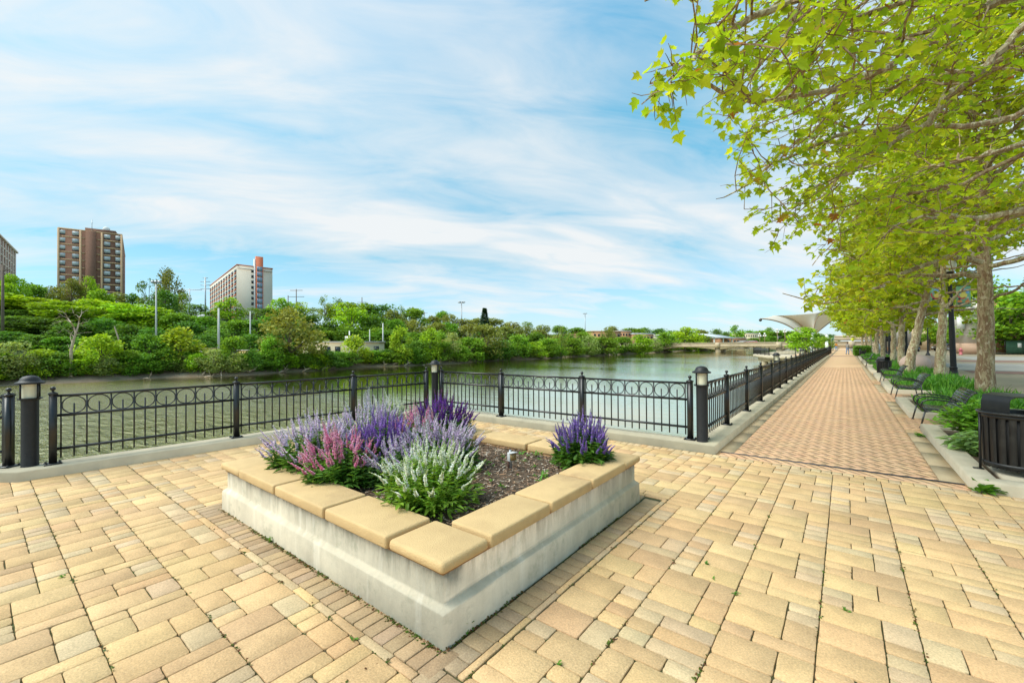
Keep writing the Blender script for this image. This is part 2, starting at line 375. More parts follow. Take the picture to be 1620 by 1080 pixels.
FI = [i for j in range(len(ys) - 1) for k in range(n - 1) for i in (j * n + k, (j + 1) * n + k, (j + 1) * n + k + 1, j * n + k + 1)][::1]
FI = np.array(FI).reshape(-1, 4)[:, ::-1]
cx = np.array([(V[f[0]][0]) for f in FI])
me = np_mesh('far_bank', V, FI.ravel(), [4] * len(FI), None, True, (cx < -60.5).astype(int))
struct(link('far_bank', me, None, [M_bank, M_turf]))
mb = MB(); mb.prism([(-300, 850), (420, 850), (420, 2600), (-900, 2600)], -.2, 1.5)
struct(mb.build('far_land', [M_turf]))
# service road along the far bank, seen in gaps between the shrubs
road = np.array([(x, y, bank_z(x, y) + .12) for y in np.arange(-60, 95, 3.) for x in (-66, -71)])
k = len(road) // 2; me = np_mesh('bank_road', road, [i for j in range(k - 1) for i in (2 * j, 2 * j + 2, 2 * j + 3, 2 * j + 1)], [4] * (k - 1))
struct(link('bank_road', me, None, [M_road]))

# ------------------------------------------------------------------ kerbs
def kerb(name, path, wdt, h, m, closed=False, bev=.015, z0=-.2):
    """raised kerb that follows a line; wdt to the left of the path"""
    P_ = [Vector((p[0], p[1])) for p in path]; k = len(P_); mb = MB(); prof = [(0, z0), (0, h - bev), (bev, h), (wdt - bev, h), (wdt, h - bev), (wdt, z0)]
    vs = []
    for i in range(k):
        a = P_[i - 1] if (i > 0 or closed) else None; c = P_[(i + 1) % k] if (i < k - 1 or closed) else None
        d1 = (P_[i] - a).normalized() if a is not None else None; d2 = (c - P_[i]).normalized() if c is not None else None
        if d1 is None: d1 = d2
        if d2 is None: d2 = d1
        n1 = Vector((-d1.y, d1.x)); n2 = Vector((-d2.y, d2.x)); mm = (n1 + n2).normalized(); mm = mm / max(.3, mm.dot(n1))
        for t, z in prof: vs.append((P_[i].x + mm.x * t, P_[i].y + mm.y * t, z))
    fs = []; q = len(prof)
    for i in range(k if closed else k - 1):
        for j in range(q - 1): fs.append((i * q + j, i * q + j + 1, ((i + 1) % k) * q + j + 1, ((i + 1) % k) * q + j))
    if not closed: fs.append(tuple(range(q))); fs.append(tuple(range((k - 1) * q, k * q))[::-1])
    mb.add(vs, fs); o = mb.build(name, [m]); return struct(o)
KH = .13
kerb('river_kerb', [(-1.6, 68.6), (-1.6, 7.05), (-7.85, 7.03), (-8.33, .34), (-13.5, -3.72)][::-1], .42, KH, M_conc)
# joints of the kerb show as fine cut lines
# ------------------------------------------------------------------ paving: every stone its own outline
def clip(poly, x0, x1, y0, y1):
    for ax, lim, sg in ((0, x0, 1), (0, x1, -1), (1, y0, 1), (1, y1, -1)):
        out = []
        for i in range(len(poly)):
            p, q = poly[i], poly[(i + 1) % len(poly)]
            a, c = sg * (p[ax] - lim), sg * (q[ax] - lim)
            if a >= 0: out.append(p)
            if (a > 0) != (c > 0) and a != c:
                t = a / (a - c); out.append((p[0] + (q[0] - p[0]) * t, p[1] + (q[1] - p[1]) * t))
        poly = [p for i, p in enumerate(out) if abs(p[0] - out[i - 1][0]) + abs(p[1] - out[i - 1][1]) > 1e-5]
        if len(poly) < 3: return []
    return poly
def area(p): return .5 * sum(p[i][0] * p[(i + 1) % len(p)][1] - p[(i + 1) % len(p)][0] * p[i][1] for i in range(len(p)))
def inset(poly, d):
    n = len(poly); out = []
    for i in range(n):
        p0, p1, p2 = Vector(poly[i - 1]), Vector(poly[i]), Vector(poly[(i + 1) % n])
        a = (p1 - p0); c = (p2 - p1)
        if a.length < 1e-6 or c.length < 1e-6: return []
        a.normalize(); c.normalize(); n1 = Vector((-a.y, a.x)); n2 = Vector((-c.y, c.x)); m = n1 + n2
        if m.length < 1e-3: return []
        m.normalize(); m = m / max(.35, m.dot(n1)); q = p1 + m * d; out.append((q.x, q.y))
    return out
def stone(mb, poly, col, gap=.0027, rad=.016, z=0., bev=.0028, drop=.013):
    if len(poly) < 3: return
    if area(poly) < 0: poly = poly[::-1]
    if area(poly) < .0012: return
    p = inset(poly, gap * rnd.uniform(.7, 1.5))
    if len(p) < 3 or area(p) < .0006: return
    q = []; n = len(p)
    for i in range(n):                                   # worn, rounded corners
        p0, p1, p2 = Vector(p[i - 1]), Vector(p[i]), Vector(p[(i + 1) % n])
        r = min(rad * rnd.uniform(.4, 1.7), (p1 - p0).length * .4, (p2 - p1).length * .4)
        a = p1 + (p0 - p1).normalized() * r; c = p1 + (p2 - p1).normalized() * r
        q += [a, (a + c) * .25 + p1 * .5, c]
        if (p2 - p1).length > .1 and gap > .0026:                           # slightly ragged long edges
            nr = Vector((-(p2 - p1).y, (p2 - p1).x)).normalized()
            for t in (.38, .66): q.append(p1.lerp(p2, t) + nr * rnd.uniform(-.0012, .003))
    q = [(v.x, v.y) for v in q]; ins = inset(q, bev)
    if len(ins) != len(q) or area(ins) < 0: return
    k = len(q); tx, ty = rnd.uniform(-.004, .004), rnd.uniform(-.004, .004); cx = sum(v[0] for v in q) / k; cy = sum(v[1] for v in q) / k; dz = rnd.uniform(-.0015, .0015)
    Z = lambda v: z + dz + (v[0] - cx) * tx + (v[1] - cy) * ty
    vs = [(*v, z - drop) for v in q] + [(*v, Z(v) - bev * .7) for v in q] + [(*v, Z(v)) for v in ins]
    mb.col = col
    mb.add(vs, [(i, (i + 1) % k, k + (i + 1) % k, k + i) for i in range(k)] + [(k + i, k + (i + 1) % k, 2 * k + (i + 1) % k, 2 * k + i) for i in range(k)] + [tuple(range(2 * k, 3 * k))])
TAN = [(.63, .418, .205), (.60, .388, .19), (.645, .435, .215), (.57, .372, .19), (.66, .445, .215)]
GREYS = [(.59, .43, .25), (.555, .40, .23), (.605, .445, .26)]
def jit(c, a=.07):
    k = rnd.uniform(1 - a, 1 + a); return tuple(v * k * rnd.uniform(.975, 1.025) for v in c)
Wd = .465
def pattern(u0, u1, v0, v1, off):
    """strips Wd wide with continuous joints along v; inside a strip big and small stones"""
    st = []; u = u0 + off
    while u > u0: u -= Wd
    while u < u1:
        v = v0 - rnd.uniform(0, .3); b = Wd * .645
        while v < v1:
            r = rnd.random()
            if r < .72:
                h = .232; flip = rnd.random() < .5; m = b if not flip else Wd - b
                big = (0, b) if not flip else (Wd - b, Wd); sm = (b, Wd) if not flip else (0, Wd - b)
                st.append((u + big[0], u + big[1], v, v + h, 'b'))
                t = rnd.random()
                if t < .5: st += [(u + sm[0], u + sm[1], v, v + h / 2, 's'), (u + sm[0], u + sm[1], v + h / 2, v + h, 's')]
                else: st.append((u + sm[0], u + sm[1], v, v + h, 'm'))
            else:
                h = .118; m = b if rnd.random() < .5 else Wd - b
                st += [(u, u + m, v, v + h, 't' if m == b else 's'), (u + m, u + Wd, v, v + h, 's' if m == b else 't')]
            v += h
        u += Wd
    return st
pav = MB()
def lay(stones, rects, swap):
    for a, b, c, d, k in stones:
        if swap: a, b, c, d = c, d, a, b
        if k == 'b': col = jit(rnd.choice(TAN))
        elif k == 's': col = jit(rnd.choice(GREYS if rnd.random() < .55 else TAN))
        else: col = jit(rnd.choice(TAN if rnd.random() < .75 else GREYS))
        pl = [(a, c), (b, c), (b, d), (a, d)]
        for R in rects:
            q = clip(pl, *R)
            if q: stone(pav, q, col)
BX0, BX1, BY0, BY1 = -5.41, -1.54, 1.38, 4.73
lay(pattern(-5.41, 6.1, -3, 6.95, .15), [(-1.54, 6.1, -3, 4.73), (-5.41, 6.1, 4.73, 6.9)], False)
lay(pattern(-3, 7, -8.65, -1.5, .2), [(-8.62, -1.54, -3, 1.38), (-8.62, -5.41, 1.38, 6.9)], True)
# soldier course round the planter, then the thin cut course, then the course along the kerbs
def course(x, y, dx, dy, n, lx, ly, cols, gap=.003):
    for i in range(n):
        X, Y = x + dx * i, y + dy * i
        stone(pav, [(X, Y), (X + lx, Y), (X + lx, Y + ly), (X, Y + ly)], jit(rnd.choice(cols), .09), gap, .008, bev=.003)
BR = [(.42, .29, .16), (.38, .26, .145), (.45, .31, .17), (.4, .285, .175)]
course(-5.345, 1.38 + .06, .1017, 0, 36, .1017, .225, BR)
course(-1.76, 1.44 + .1, 0, .1017, 30, .165, .1017, BR)
course(-1.76 + .001, 1.44 - .06, .112, 0, 2, .11, .15, BR)
course(-5.345, 4.50, .1017, 0, 35, .1017, .165, BR)
course(-5.345, 1.67, 0, .1017, 28, .155, .1017, BR)
def cuts(x, y, ln, along, wd):
    p = 0
    while p < ln:
        s = rnd.choice([.12, .2, .28, .33]); e = min(ln, p + s)
        R = [(x + p, y), (x + e, y), (x + e, y + wd), (x + p, y + wd)] if along == 'x' else [(x, y + p), (x + wd, y + p), (x + wd, y + e), (x, y + e)]
        stone(pav, R, jit(rnd.choice(TAN + GREYS)), .003, .008, bev=.003); p = e
cuts(-5.41, 1.38, 3.65, 'x', .06); cuts(-1.595, 1.54, 3.15, 'y', .05)
cuts(-5.41, 1.44, 3.29, 'y', .065); cuts(-5.41, 4.668, 3.85, 'x', .06)
course(-8.0, 6.9, .112, 0, 126, .112, .14, GREYS + TAN[:1])
struct(pav.build('plaza_paving', [M_paver], cols=True))

# ------------------------------------------------------------------ promenade in herringbone brick
WX0, WX1 = -1.38, .89
mb = MB(); mb.prism([(-1.62, 7.06), (4.2, 7.06), (4.2, 69), (-1.62, 69)], -.0185, -.0105); struct(mb.build('walk_base', [mat('joint_sand', (.5, .335, .19), 1., var=(.4, .27, .15), vscale=5)]))
hb = MB(); b_w, b_l = .1, .2
CL = [(.63, .385, .22), (.615, .37, .21), (.645, .40, .23), (.635, .395, .235), (.6, .36, .21), (.625, .385, .22)]
ca, sa = math.cos(3 * PI / 4), math.sin(3 * PI / 4)
def herring(rects, y0, y1, x0, x1):
    ext = int((y1 - y0 + x1 - x0) / b_w) + 4; cx, cy = (x0 + x1) / 2, (y0 + y1) / 2; R = math.hypot(x1 - x0, y1 - y0) / 2 + .3
    m = int(R / b_w) + 3
    for i in range(-m, m):
        for j in range(-m, m):
            k = (i - j) % 4
            if k == 0: r = (i, j, 2, 1)
            elif k == 3: r = (i, j, 1, 2)       # interlocking pairs
            else: continue
            P4 = [(r[0] * b_w, r[1] * b_w), ((r[0] + r[2]) * b_w, r[1] * b_w), ((r[0] + r[2]) * b_w, (r[1] + r[3]) * b_w), (r[0] * b_w, (r[1] + r[3]) * b_w)]
            P4 = [(cx + x * ca - y * sa, cy + x * sa + y * ca) for x, y in P4]
            if max(p[1] for p in P4) < y0 or min(p[1] for p in P4) > y1 or max(p[0] for p in P4) < x0 or min(p[0] for p in P4) > x1: continue
            col = jit(rnd.choice(CL), .045)
            for q in rects:
                c = clip(P4, *q)
                if len(c) >= 3 and abs(area(c)) > .0004:
                    if area(c) < 0: c = c[::-1]
                    c2 = inset(c, .0017)
                    if len(c2) < 3 or area(c2) <= 0.0001: continue
                    dz = rnd.uniform(-.0018, .0018); n = len(c2); hb.col = col
                    hb.add([(*v, -.012) for v in c2] + [(*v, dz) for v in c2], [tuple(range(n, 2 * n))] + [(t, (t + 1) % n, n + (t + 1) % n, n + t) for t in range(n)])
PADS = [(11.36, 13.04), (16.55, 18.92), (23.05, 24.5)]
for a in np.arange(7.32, 37, 4.95):
    b = min(a + 4.95, 37.)
    herring([(WX0, WX1, a, b)], a, b, WX0, WX1)
for a, b in PADS: herring([(WX1, 3.4, a, b)], a, b, WX1, 3.4)
herring([(-1.54, 1.12, 7.06, 7.265)], 7.06, 7.265, -1.54, 1.12)
struct(hb.build('walk_brick', [M_brick], cols=True))
def farbrick():
    m, nt, b, o = nm('distant_brick'); v = coords(nt, rot=(0, 0, PI / 4))
    t = N(nt, 'ShaderNodeTexBrick'); t.inputs['Scale'].default_value = 5; t.inputs['Color1'].default_value = (.63, .39, .225, 1); t.inputs['Color2'].default_value = (.61, .375, .215, 1)
    t.inputs['Mortar'].default_value = (.5, .335, .19, 1); t.inputs['Mortar Size'].default_value = .01; L(nt, v, t.inputs[0])
    c = mixc(nt, ramp(nt, noise(nt, v, .6, 5), [(.35, 0.), (.7, .6)]), t.outputs[0], (.62, .43, .23)); L(nt, c, b.inputs['Base Color']); b.inputs['Roughness'].default_value = .9; return m
M_farbrick = farbrick()
mb = MB(); mb.add([(WX0, 37, 0), (WX1, 37, 0), (WX1, 190, 0), (WX0, 190, 0)], [(0, 1, 2, 3)])
mb.add([(-1.6, 68.7, -.004), (-1.6, 150, -.004), (-6, 150, -.004), (-6, 68.7, -.004)], [(0, 3, 2, 1)])
struct(mb.build('far_walk', [M_farbrick]))
mb = MB(); mb.add([(-1.7, 66.5, .004), (6, 66.5, .004), (6, 69.5, .004), (-1.7, 69.5, .004)], [(0, 1, 2, 3)]); struct(mb.build('red_crossing', [M_redband]))
mb = MB()
y = 7.3
while y < 68:                                       # edge bands, in slabs
    for x0, x1 in ((-1.6, WX0), (WX1, 1.12)):
        for pa in PADS:
            if x0 > 0 and y + .9 > pa[0] and y < pa[1]: break
        else: mb.box(((x0 + x1) / 2, y + .448, -.006), (x1 - x0 - .006, .892, .012))
    y += .9
struct(mb.build('walk_band', [M_bandconc]))
mb = MB(); mb.bar((-1.56, 7.275, .002), (1.1, 7.31, .002), .03, .008); struct(mb.build('drain_slot', [mat('dark_rubber_joint', (.05, .055, .07), .6)]))

# ------------------------------------------------------------------ planter
PX0, PX1, PY0, PY1 = -5.18, -1.78, 1.62, 4.49
pc = ((PX0 + PX1) / 2, (PY0 + PY1) / 2)
pl = thing('flower_planter', 'square raised concrete planter with tan coping stones full of flowering sage', 'planter', (pc[0], pc[1], 0))
def rectring(o, i, z0, z1):
    ox0, oy0, ox1, oy1 = o; ix0, iy0, ix1, iy1 = i
    return [(ox0, oy0), (ox1, oy0), (ox1, oy1), (ox0, oy1)], [(ix0, iy0), (ix1, iy0), (ix1, iy1), (ix0, iy1)]
hx, hy = (PX1 - PX0) / 2, (PY1 - PY0) / 2
mb = MB()
def ringloop(mb, levels):
    """levels: (inset from the outer line, z) all round, closed inwards at the end"""
    vs = []; fs = []
    for d, z in levels: vs += [(-hx + d, -hy + d, z), (hx - d, -hy + d, z), (hx - d, hy - d, z), (-hx + d, hy - d, z)]
    for k in range(len(levels) - 1):
        for j in range(4): fs.append((k * 4 + j, k * 4 + (j + 1) % 4, (k + 1) * 4 + (j + 1) % 4, (k + 1) * 4 + j))
    mb.add(vs, fs)
ringloop(mb, [(0, -.03), (0, .005), (.002, .185), (.006, .195), (.034, .218), (.04, .23), (.04, .398), (.34, .398), (.34, .2)])
wall = mb.build('wall', [M_wall], pl)
mb = MB(); ringloop(mb, [(.038, .39), (.028, .4), (.028, .418), (.345, .418), (.345, .3)])
for d in (0,): pass
mb.build('mortar_bed', [M_mortar], pl)
CAPW = .365
def coping(x0, x1, y0, y1, z0=.42, z1=.505, bev=.017):
    mb = MB(); mb.bbox(((x0 + x1) / 2 - pc[0], (y0 + y1) / 2 - pc[1], (z0 + z1) / 2), (x1 - x0, y1 - y0, z1 - z0), bev, 3)
    o = mb.build('coping_stone', [M_cap], pl, smooth=True); return o
g = .015
ex0, ex1, ey0, ey1 = PX0 - .012, PX1 + .012, PY0 - .012, PY1 + .012
cl_, cb_ = .50, .395
for xa, xb in ((ex0, ex0 + cl_), (ex1 - cl_, ex1)):
    for ya, yb in ((ey0, ey0 + cb_), (ey1 - cb_, ey1)): coping(xa, xb, ya, yb, z1=.49, bev=.026)
xs_ = [ex0 + cl_, -3.89, -3.05, ex1 - cl_]
for i in range(3):
    coping(xs_[i] + g, xs_[i + 1] - g, ey0 - .006, ey0 + CAPW); coping(xs_[i] + g, xs_[i + 1] - g, ey1 - CAPW, ey1 + .006)
ys_ = [ey0 + cb_, 2.71, 3.38, ey1 - cb_]
for i in range(3):
    coping(ex1 - CAPW, ex1 + .006, ys_[i] + g, ys_[i + 1] - g); coping(ex0 - .006, ex0 + CAPW, ys_[i] + g, ys_[i + 1] - g)
# bed of bark mulch
mb = MB(); nx = 60
gx = np.linspace(PX0 + .3, PX1 - .3, nx); gy = np.linspace(PY0 + .3, PY1 - .3, nx)
vs = [(x - pc[0], y - pc[1], .405 + .012 * math.sin(x * 7 + 1) * math.sin(y * 6) + rnd.uniform(-.006, .006)) for y in gy for x in gx]
mb.add(vs, [(j * nx + i, j * nx + i + 1, (j + 1) * nx + i + 1, (j + 1) * nx + i) for j in range(nx - 1) for i in range(nx - 1)])
mb.build('soil', [M_bedsoil], pl, smooth=True)
mb = MB(); CH = [(.26, .15, .085), (.36, .245, .16), (.46, .36, .27), (.17, .1, .06), (.52, .44, .35), (.3, .19, .125), (.21, .12, .07)]
for i in range(5200):
    x, y = rnd.uniform(PX0 + .33, PX1 - .33), rnd.uniform(PY0 + .33, PY1 - .33)
    a = rnd.uniform(0, PI); l = rnd.uniform(.012, .05); wd = rnd.uniform(.004, .011); z = .412 + .012 * math.sin(x * 7 + 1) * math.sin(y * 6) + rnd.uniform(0, .014); t = rnd.uniform(-.35, .35)
    dx, dy = math.cos(a) * l / 2, math.sin(a) * l / 2; nx_, ny_ = -math.sin(a) * wd / 2, math.cos(a) * wd / 2
    X, Y = x - pc[0], y - pc[1]; mb.col = jit(rnd.choice(CH), .25); r = t * l / 2; e = rnd.uniform(-.3, .3) * wd
    mb.add([(X - dx - nx_, Y - dy - ny_, z - r - e), (X + dx - nx_, Y + dy - ny_, z + r - e), (X + dx + nx_, Y + dy + ny_, z + r + e), (X - dx + nx_, Y - dy + ny_, z - r + e),
            (X, Y, z - .008)], [(0, 1, 2, 3), (1, 0, 4), (3, 2, 4)])
mulch = mb.build('bark_mulch', [colmat('bark_chips', .95)], pl, cols=True)

# ------------------------------------------------------------------ leaves
def leaf_batch(name, pos, dirs, nrm, size, cols, tmpl, faces, m, parent=None):
    pos, dirs, nrm = (np.asarray(a, np.float32) for a in (pos, dirs, nrm)); size = np.asarray(size, np.float32)
    d = dirs / (np.linalg.norm(dirs, axis=1, keepdims=True) + 1e-9)
    s = np.cross(d, nrm); s /= (np.linalg.norm(s, axis=1, keepdims=True) + 1e-9); n = np.cross(s, d)
    T = np.asarray(tmpl, np.float32); k = len(T); nl = len(pos)
    V = pos[:, None, :] + size[:, None, None] * (T[None, :, 0:1] * s[:, None, :] + T[None, :, 1:2] * d[:, None, :] + T[None, :, 2:3] * n[:, None, :])
    fi = np.concatenate([np.asarray(f) for f in faces]); tot = np.array([len(f) for f in faces])
    FI = (fi[None, :] + (np.arange(nl) * k)[:, None]).ravel(); TT = np.tile(tot, nl)
    me = np_mesh(name, V.reshape(-1, 3), FI, TT, np.repeat(np.asarray(cols, np.float32), len(faces), axis=0))
    return link(name, me, parent, m)
def half_leaf(out, fold=.22, curl=.25):
    """out: right half outline from base to tip, x >= 0"""
    k = len(out); R = [(x, y, fold * x - curl * y * y) for x, y in out]; Lf = [(-x, y, fold * x - curl * y * y) for x, y in out[1:-1]]
    return R + Lf, [list(range(k)), [k - 1] + list(range(k + len(Lf) - 1, k - 1, -1)) + [0]]
PLANE_T, PLANE_F = half_leaf([(0, 0), (.16, -.07), (.4, .0), (.56, .2), (.36, .3), (.58, .62), (.27, .58), (.13, .78), (0, 1.02)])
MID_T, MID_F = half_leaf([(0, 0), (.34, .03), (.5, .34), (.3, .5), (0, 1)], .2, .2)
OVAL_T, OVAL_F = half_leaf([(0, 0), (.17, .22), (.2, .5), (.11, .8), (0, 1)], .3, .22)
QUAD_T, QUAD_F = [(0, 0, 0), (.5, .45, .05), (0, 1, -.1), (-.5, .5, .05)], [[0, 1, 2, 3]]

# ------------------------------------------------------------------ flowering sage
def sage(x, y, r, h, cols, n, label, leafc, seed, lean=(0, 0), tipc=None, spike=.42, wid=1., name='sage_plant', leafn=1.):
    if seed != 1: n = int(n * 1.3); h *= 1.09
    R = np.random.default_rng(seed); t = thing(name, label, 'flowering plant', (x, y, .415), 0, 'flowering sage in the planter')
    lp, ld, ln, ls, lc = [], [], [], [], []; fp, fd, fn, fs_, fc = [], [], [], [], []; st = MB()
    for i in range(n):
        a = R.uniform(0, 2 * PI); q = math.sqrt(R.uniform(0, 1)); b = np.array([math.cos(a), math.sin(a), 0]) * q
        base = b * r * .6; hh = h * (1.06 - .42 * q * q) * R.uniform(.68, 1.1); out = b * r * R.uniform(.45, .75) + np.array([*lean, 0])
        pts = [base + out * (.5 * s + .18 * s * s) + np.array([0, 0, hh * s * (1 - .12 * q * s)]) for s in np.linspace(0, 1, 7)]
        pts = [p + np.array([*R.normal(0, .0022, 2), 0]) * k for k, p in enumerate(pts)]
        st.col = tuple(np.array(leafc) * R.uniform(.6, .9)); st.tube(pts, [.0028] * 4 + [.002] * 3, 4, False)
        pp = np.array(pts); s0 = 1 - spike * R.uniform(.75, 1.2)
        at = lambda s: np.array([np.interp(s, np.linspace(0, 1, 7), pp[:, k]) for k in range(3)])
        for s in np.arange(.06, s0 + .03, .06 / leafn):                     # opposite pairs of leaves
            p = at(s); az = R.uniform(0, PI)
            for e in (0, PI):
                v = np.array([math.cos(az + e), math.sin(az + e), R.uniform(.1, .8)])
                lp.append(p); ld.append(v); ln.append((0, 0, 1)); ls.append(R.uniform(.05, .09) * (1.2 - .6 * s) * wid); lc.append(np.array(leafc) * R.uniform(.6, 1.3) * np.array([R.uniform(.8, 1.2), 1, R.uniform(.7, 1.1)]))
        fl = cols[R.integers(len(cols))]
        ss = np.arange(s0, 1.0, .0085 / max(h, .3))
        for s in ss:
            p = at(s); k = 5 if s < .95 else 3; az0 = R.uniform(0, 2 * PI); u = (s - s0) / (1 - s0); w_ = (.0165 * (1 - .65 * u)) * R.uniform(.8, 1.2)
            for e in range(k):
                az = az0 + 2 * PI * e / k; v = np.array([math.cos(az), math.sin(az), R.uniform(.25, .9)])
                fp.append(p); fd.append(v); fn.append((0, 0, 1)); fs_.append(w_ * R.uniform(.8, 1.35))
                c = np.array(fl) * R.uniform(.72, 1.2)
                if tipc is not None and u > .72 and R.random() < .75: c = np.array(tipc) * R.uniform(.8, 1.2)
                if R.random() < .1: c = np.array(leafc)
                fc.append(np.clip(c, 0, .95))
    for i in range(int(n * 4 * leafn)):                                  # low basal foliage
        a = R.uniform(0, 2 * PI); q = math.sqrt(R.uniform(0, 1)) * r * .85; v = np.array([math.cos(a), math.sin(a), R.uniform(-.1, .6)])
        lp.append((math.cos(a) * q, math.sin(a) * q, R.uniform(.0, .12) + .02)); ld.append(v + R.normal(0, .5, 3) * (1, 1, .2)); ln.append((0, 0, 1)); ls.append(R.uniform(.05, .1) * wid); lc.append(np.array(leafc) * R.uniform(.45, 1.))
    st.build('stem', [M_plant], t, cols=True)
    leaf_batch('foliage', lp, ld, ln, ls, lc, OVAL_T, OVAL_F, [M_plant], t)
    leaf_batch('blossom', fp, fd, fn, fs_, fc, [(-.35, .1, 0), (.35, .1, 0), (.55, .95, .1), (-.55, .95, .1)], [[0, 1, 2, 3]], [M_petal], t)
    return t
WH = [(.95, .95, .82), (.93, .93, .76), (.96, .96, .86)]; LV = [(.84, .7, .86), (.88, .78, .89), (.78, .63, .84)]; PK = [(.9, .42, .62), (.92, .5, .68), (.86, .36, .58)]
VI = [(.44, .24, .68), (.52, .32, .74), (.36, .18, .6)]; DP = [(.22, .06, .44), (.26, .08, .5), (.34, .14, .56)]; BL = [(.38, .24, .64), (.45, .3, .7), (.34, .2, .58)]
GL = (.12, .26, .035); GL2 = (.19, .36, .035); GD = (.085, .19, .035)
sage(-2.68, 2.30, .47, .53, WH, 96, 'white sage with bright green leaves at the near corner of the planter', GL2, 1, tipc=(.5, .58, .25), wid=.85, spike=.36, leafn=1.5)
sage(-3.72, 2.12, .38, .53, PK, 62, 'pink sage leaning over the coping at the front of the planter', GL, 2, (-.04, -.06))
sage(-4.38, 2.2, .48, .58, LV, 90, 'pale lavender sage at the far left end of the planter beside pink sage', GL, 3, (-.08, -.04))
sage(-4.5, 2.95, .46, .66, LV + [(.72, .68, .8)], 80, 'tall pale lavender sage behind the pink sage in the planter', GL, 4)
sage(-3.85, 2.66, .4, .58, VI, 84, 'violet sage in the middle of the planter between pink and lavender spikes', GD, 5)
sage(-3.95, 3.2, .34, .56, PK, 42, 'pink sage behind the violet sage in front of the dark purple one', GL, 6)
sage(-3.28, 2.5, .36, .44, LV, 36, 'low lavender sage with a few loose leaning spikes beside the white one', GD, 7, (-.03, -.1), leafn=1.3)
sage(-3.42, 3.05, .5, .54, LV, 110, 'dense lavender sage just behind the white sage near the bare mulch', GL, 8)
sage(-4.42, 4.0, .52, .58, DP, 110, 'dark purple sage at the back of the planter before the corner lamp', GD, 9, tipc=(.34, .08, .3))
sage(-4.85, 3.5, .36, .66, WH + [(.5, .6, .3)], 40, 'greenish white sage standing behind the lavender spikes at the back', GL, 10)
sage(-2.22, 4.03, .36, .54, BL, 80, 'lone violet blue sage at the right corner of the planter', GL, 11)
# seedlings in the mulch and weeds in the joints
def weed(x, y, z, s, label, n=9, col=(.11, .26, .03), grp=None, up=.7, seed=0):
    R = np.random.default_rng(seed + int(abs(x * 977 + y * 131)))
    p = np.zeros((n, 3)) + R.normal(0, .2, (n, 3)) * s * (1, 1, 0); p[:, 2] = np.abs(R.normal(0, .25 * s, n))
    d = R.normal(0, 1, (n, 3)); d[:, 2] = np.abs(d[:, 2]) * up + .15
    o = leaf_batch('weed', p, d, [(0, 0, 1)] * n, R.uniform(.5, 1.1, n) * s, [np.array(col) * R.uniform(.7, 1.3) for _ in range(n)], OVAL_T, OVAL_F, [M_plant])
    o.location = (x, y, z); return tag(o, label, 'weed', grp)
for i in range(34):
    x, y = rnd.uniform(-3.1, -2.2), rnd.uniform(2.75, 4.1)
    weed(x, y, .42, rnd.uniform(.025, .06), 'tiny green seedling in the brown bark mulch', 7, grp='seedlings in the mulch')
for q, (a, b, s, lb) in enumerate([(704, 1015, .05, 'small weed growing at the near bottom corner of the planter'), (735, 990, .09, 'upright weed against the right face of the planter'), (430, 855, .05, 'grassy weed at the foot of the left planter face'), (1557, 779, .16, 'leafy green weed at the foot of the tan kerb by the litter bin')]):
    p = G(a, b); weed(p[0], p[1], 0, s, lb, 16 if q < 3 else 60, up=1.2 if q == 1 else .6)
for a, b in ((885, 1052), (1128, 915), (1116, 892), (120, 740), (560, 1012), (98, 912), (1164, 940), (1338, 965)):
    p = G(a, b); weed(p[0], p[1], -.006, .03, 'tuft of weed in a joint between the tan pavers', 9, grp='weeds in the paving joints')
p = G(1455, 690); weed(p[0], p[1], 0, .09, 'clump of weed at the end of the tan kerb below the first bench', 26)
# moss: tiny cushions along the planter foot and in the wider joints
P_, D_, S_, Cc = [], [], [], []
def moss(x, y, k, sx, sy):
    for _ in range(k):
        P_.append((x + rnd.gauss(0, sx), y + rnd.gauss(0, sy), rnd.uniform(-.01, .003))); D_.append((rnd.gauss(0, 1), rnd.gauss(0, 1), rnd.uniform(.1, .8))); S_.append(rnd.uniform(.009, .02))
        c = rnd.choice([(.07, .11, .012), (.1, .14, .02), (.13, .09, .03), (.05, .09, .012), (.16, .07, .03)]); Cc.append(jit(c, .3))
for i in range(420):
    x = rnd.uniform(PX0, PX1); moss(x, PY0 - .014, 6 if math.sin(x * 3) > -.5 else 2, .012, .009)
    y = rnd.uniform(PY0, PY1); moss(PX1 + .01, y, 2 if math.sin(y * 4) > 0 else 0, .006, .01)
for i in range(26):
    y = rnd.choice([6.9]); x = rnd.uniform(-7.6, -1.7); moss(x, 7.03, 10, .05, .008)
for i in range(260):
    k = rnd.randint(8, 20); x = -5.41 + .15 - Wd + Wd * k; y = rnd.uniform(-.6, 5); moss(x, y, 9, .005, .03)
    x = rnd.uniform(-8, -1.6); y = -3 + .2 - Wd + Wd * rnd.randint(0, 10); moss(x, y, 7, .03, .005)
stuff(leaf_batch('moss', P_, D_, [(0, 0, 1)] * len(P_), S_, Cc, QUAD_T, QUAD_F, [M_plant]), 'green moss growing in the paving joints and along the planter foot', 'moss')

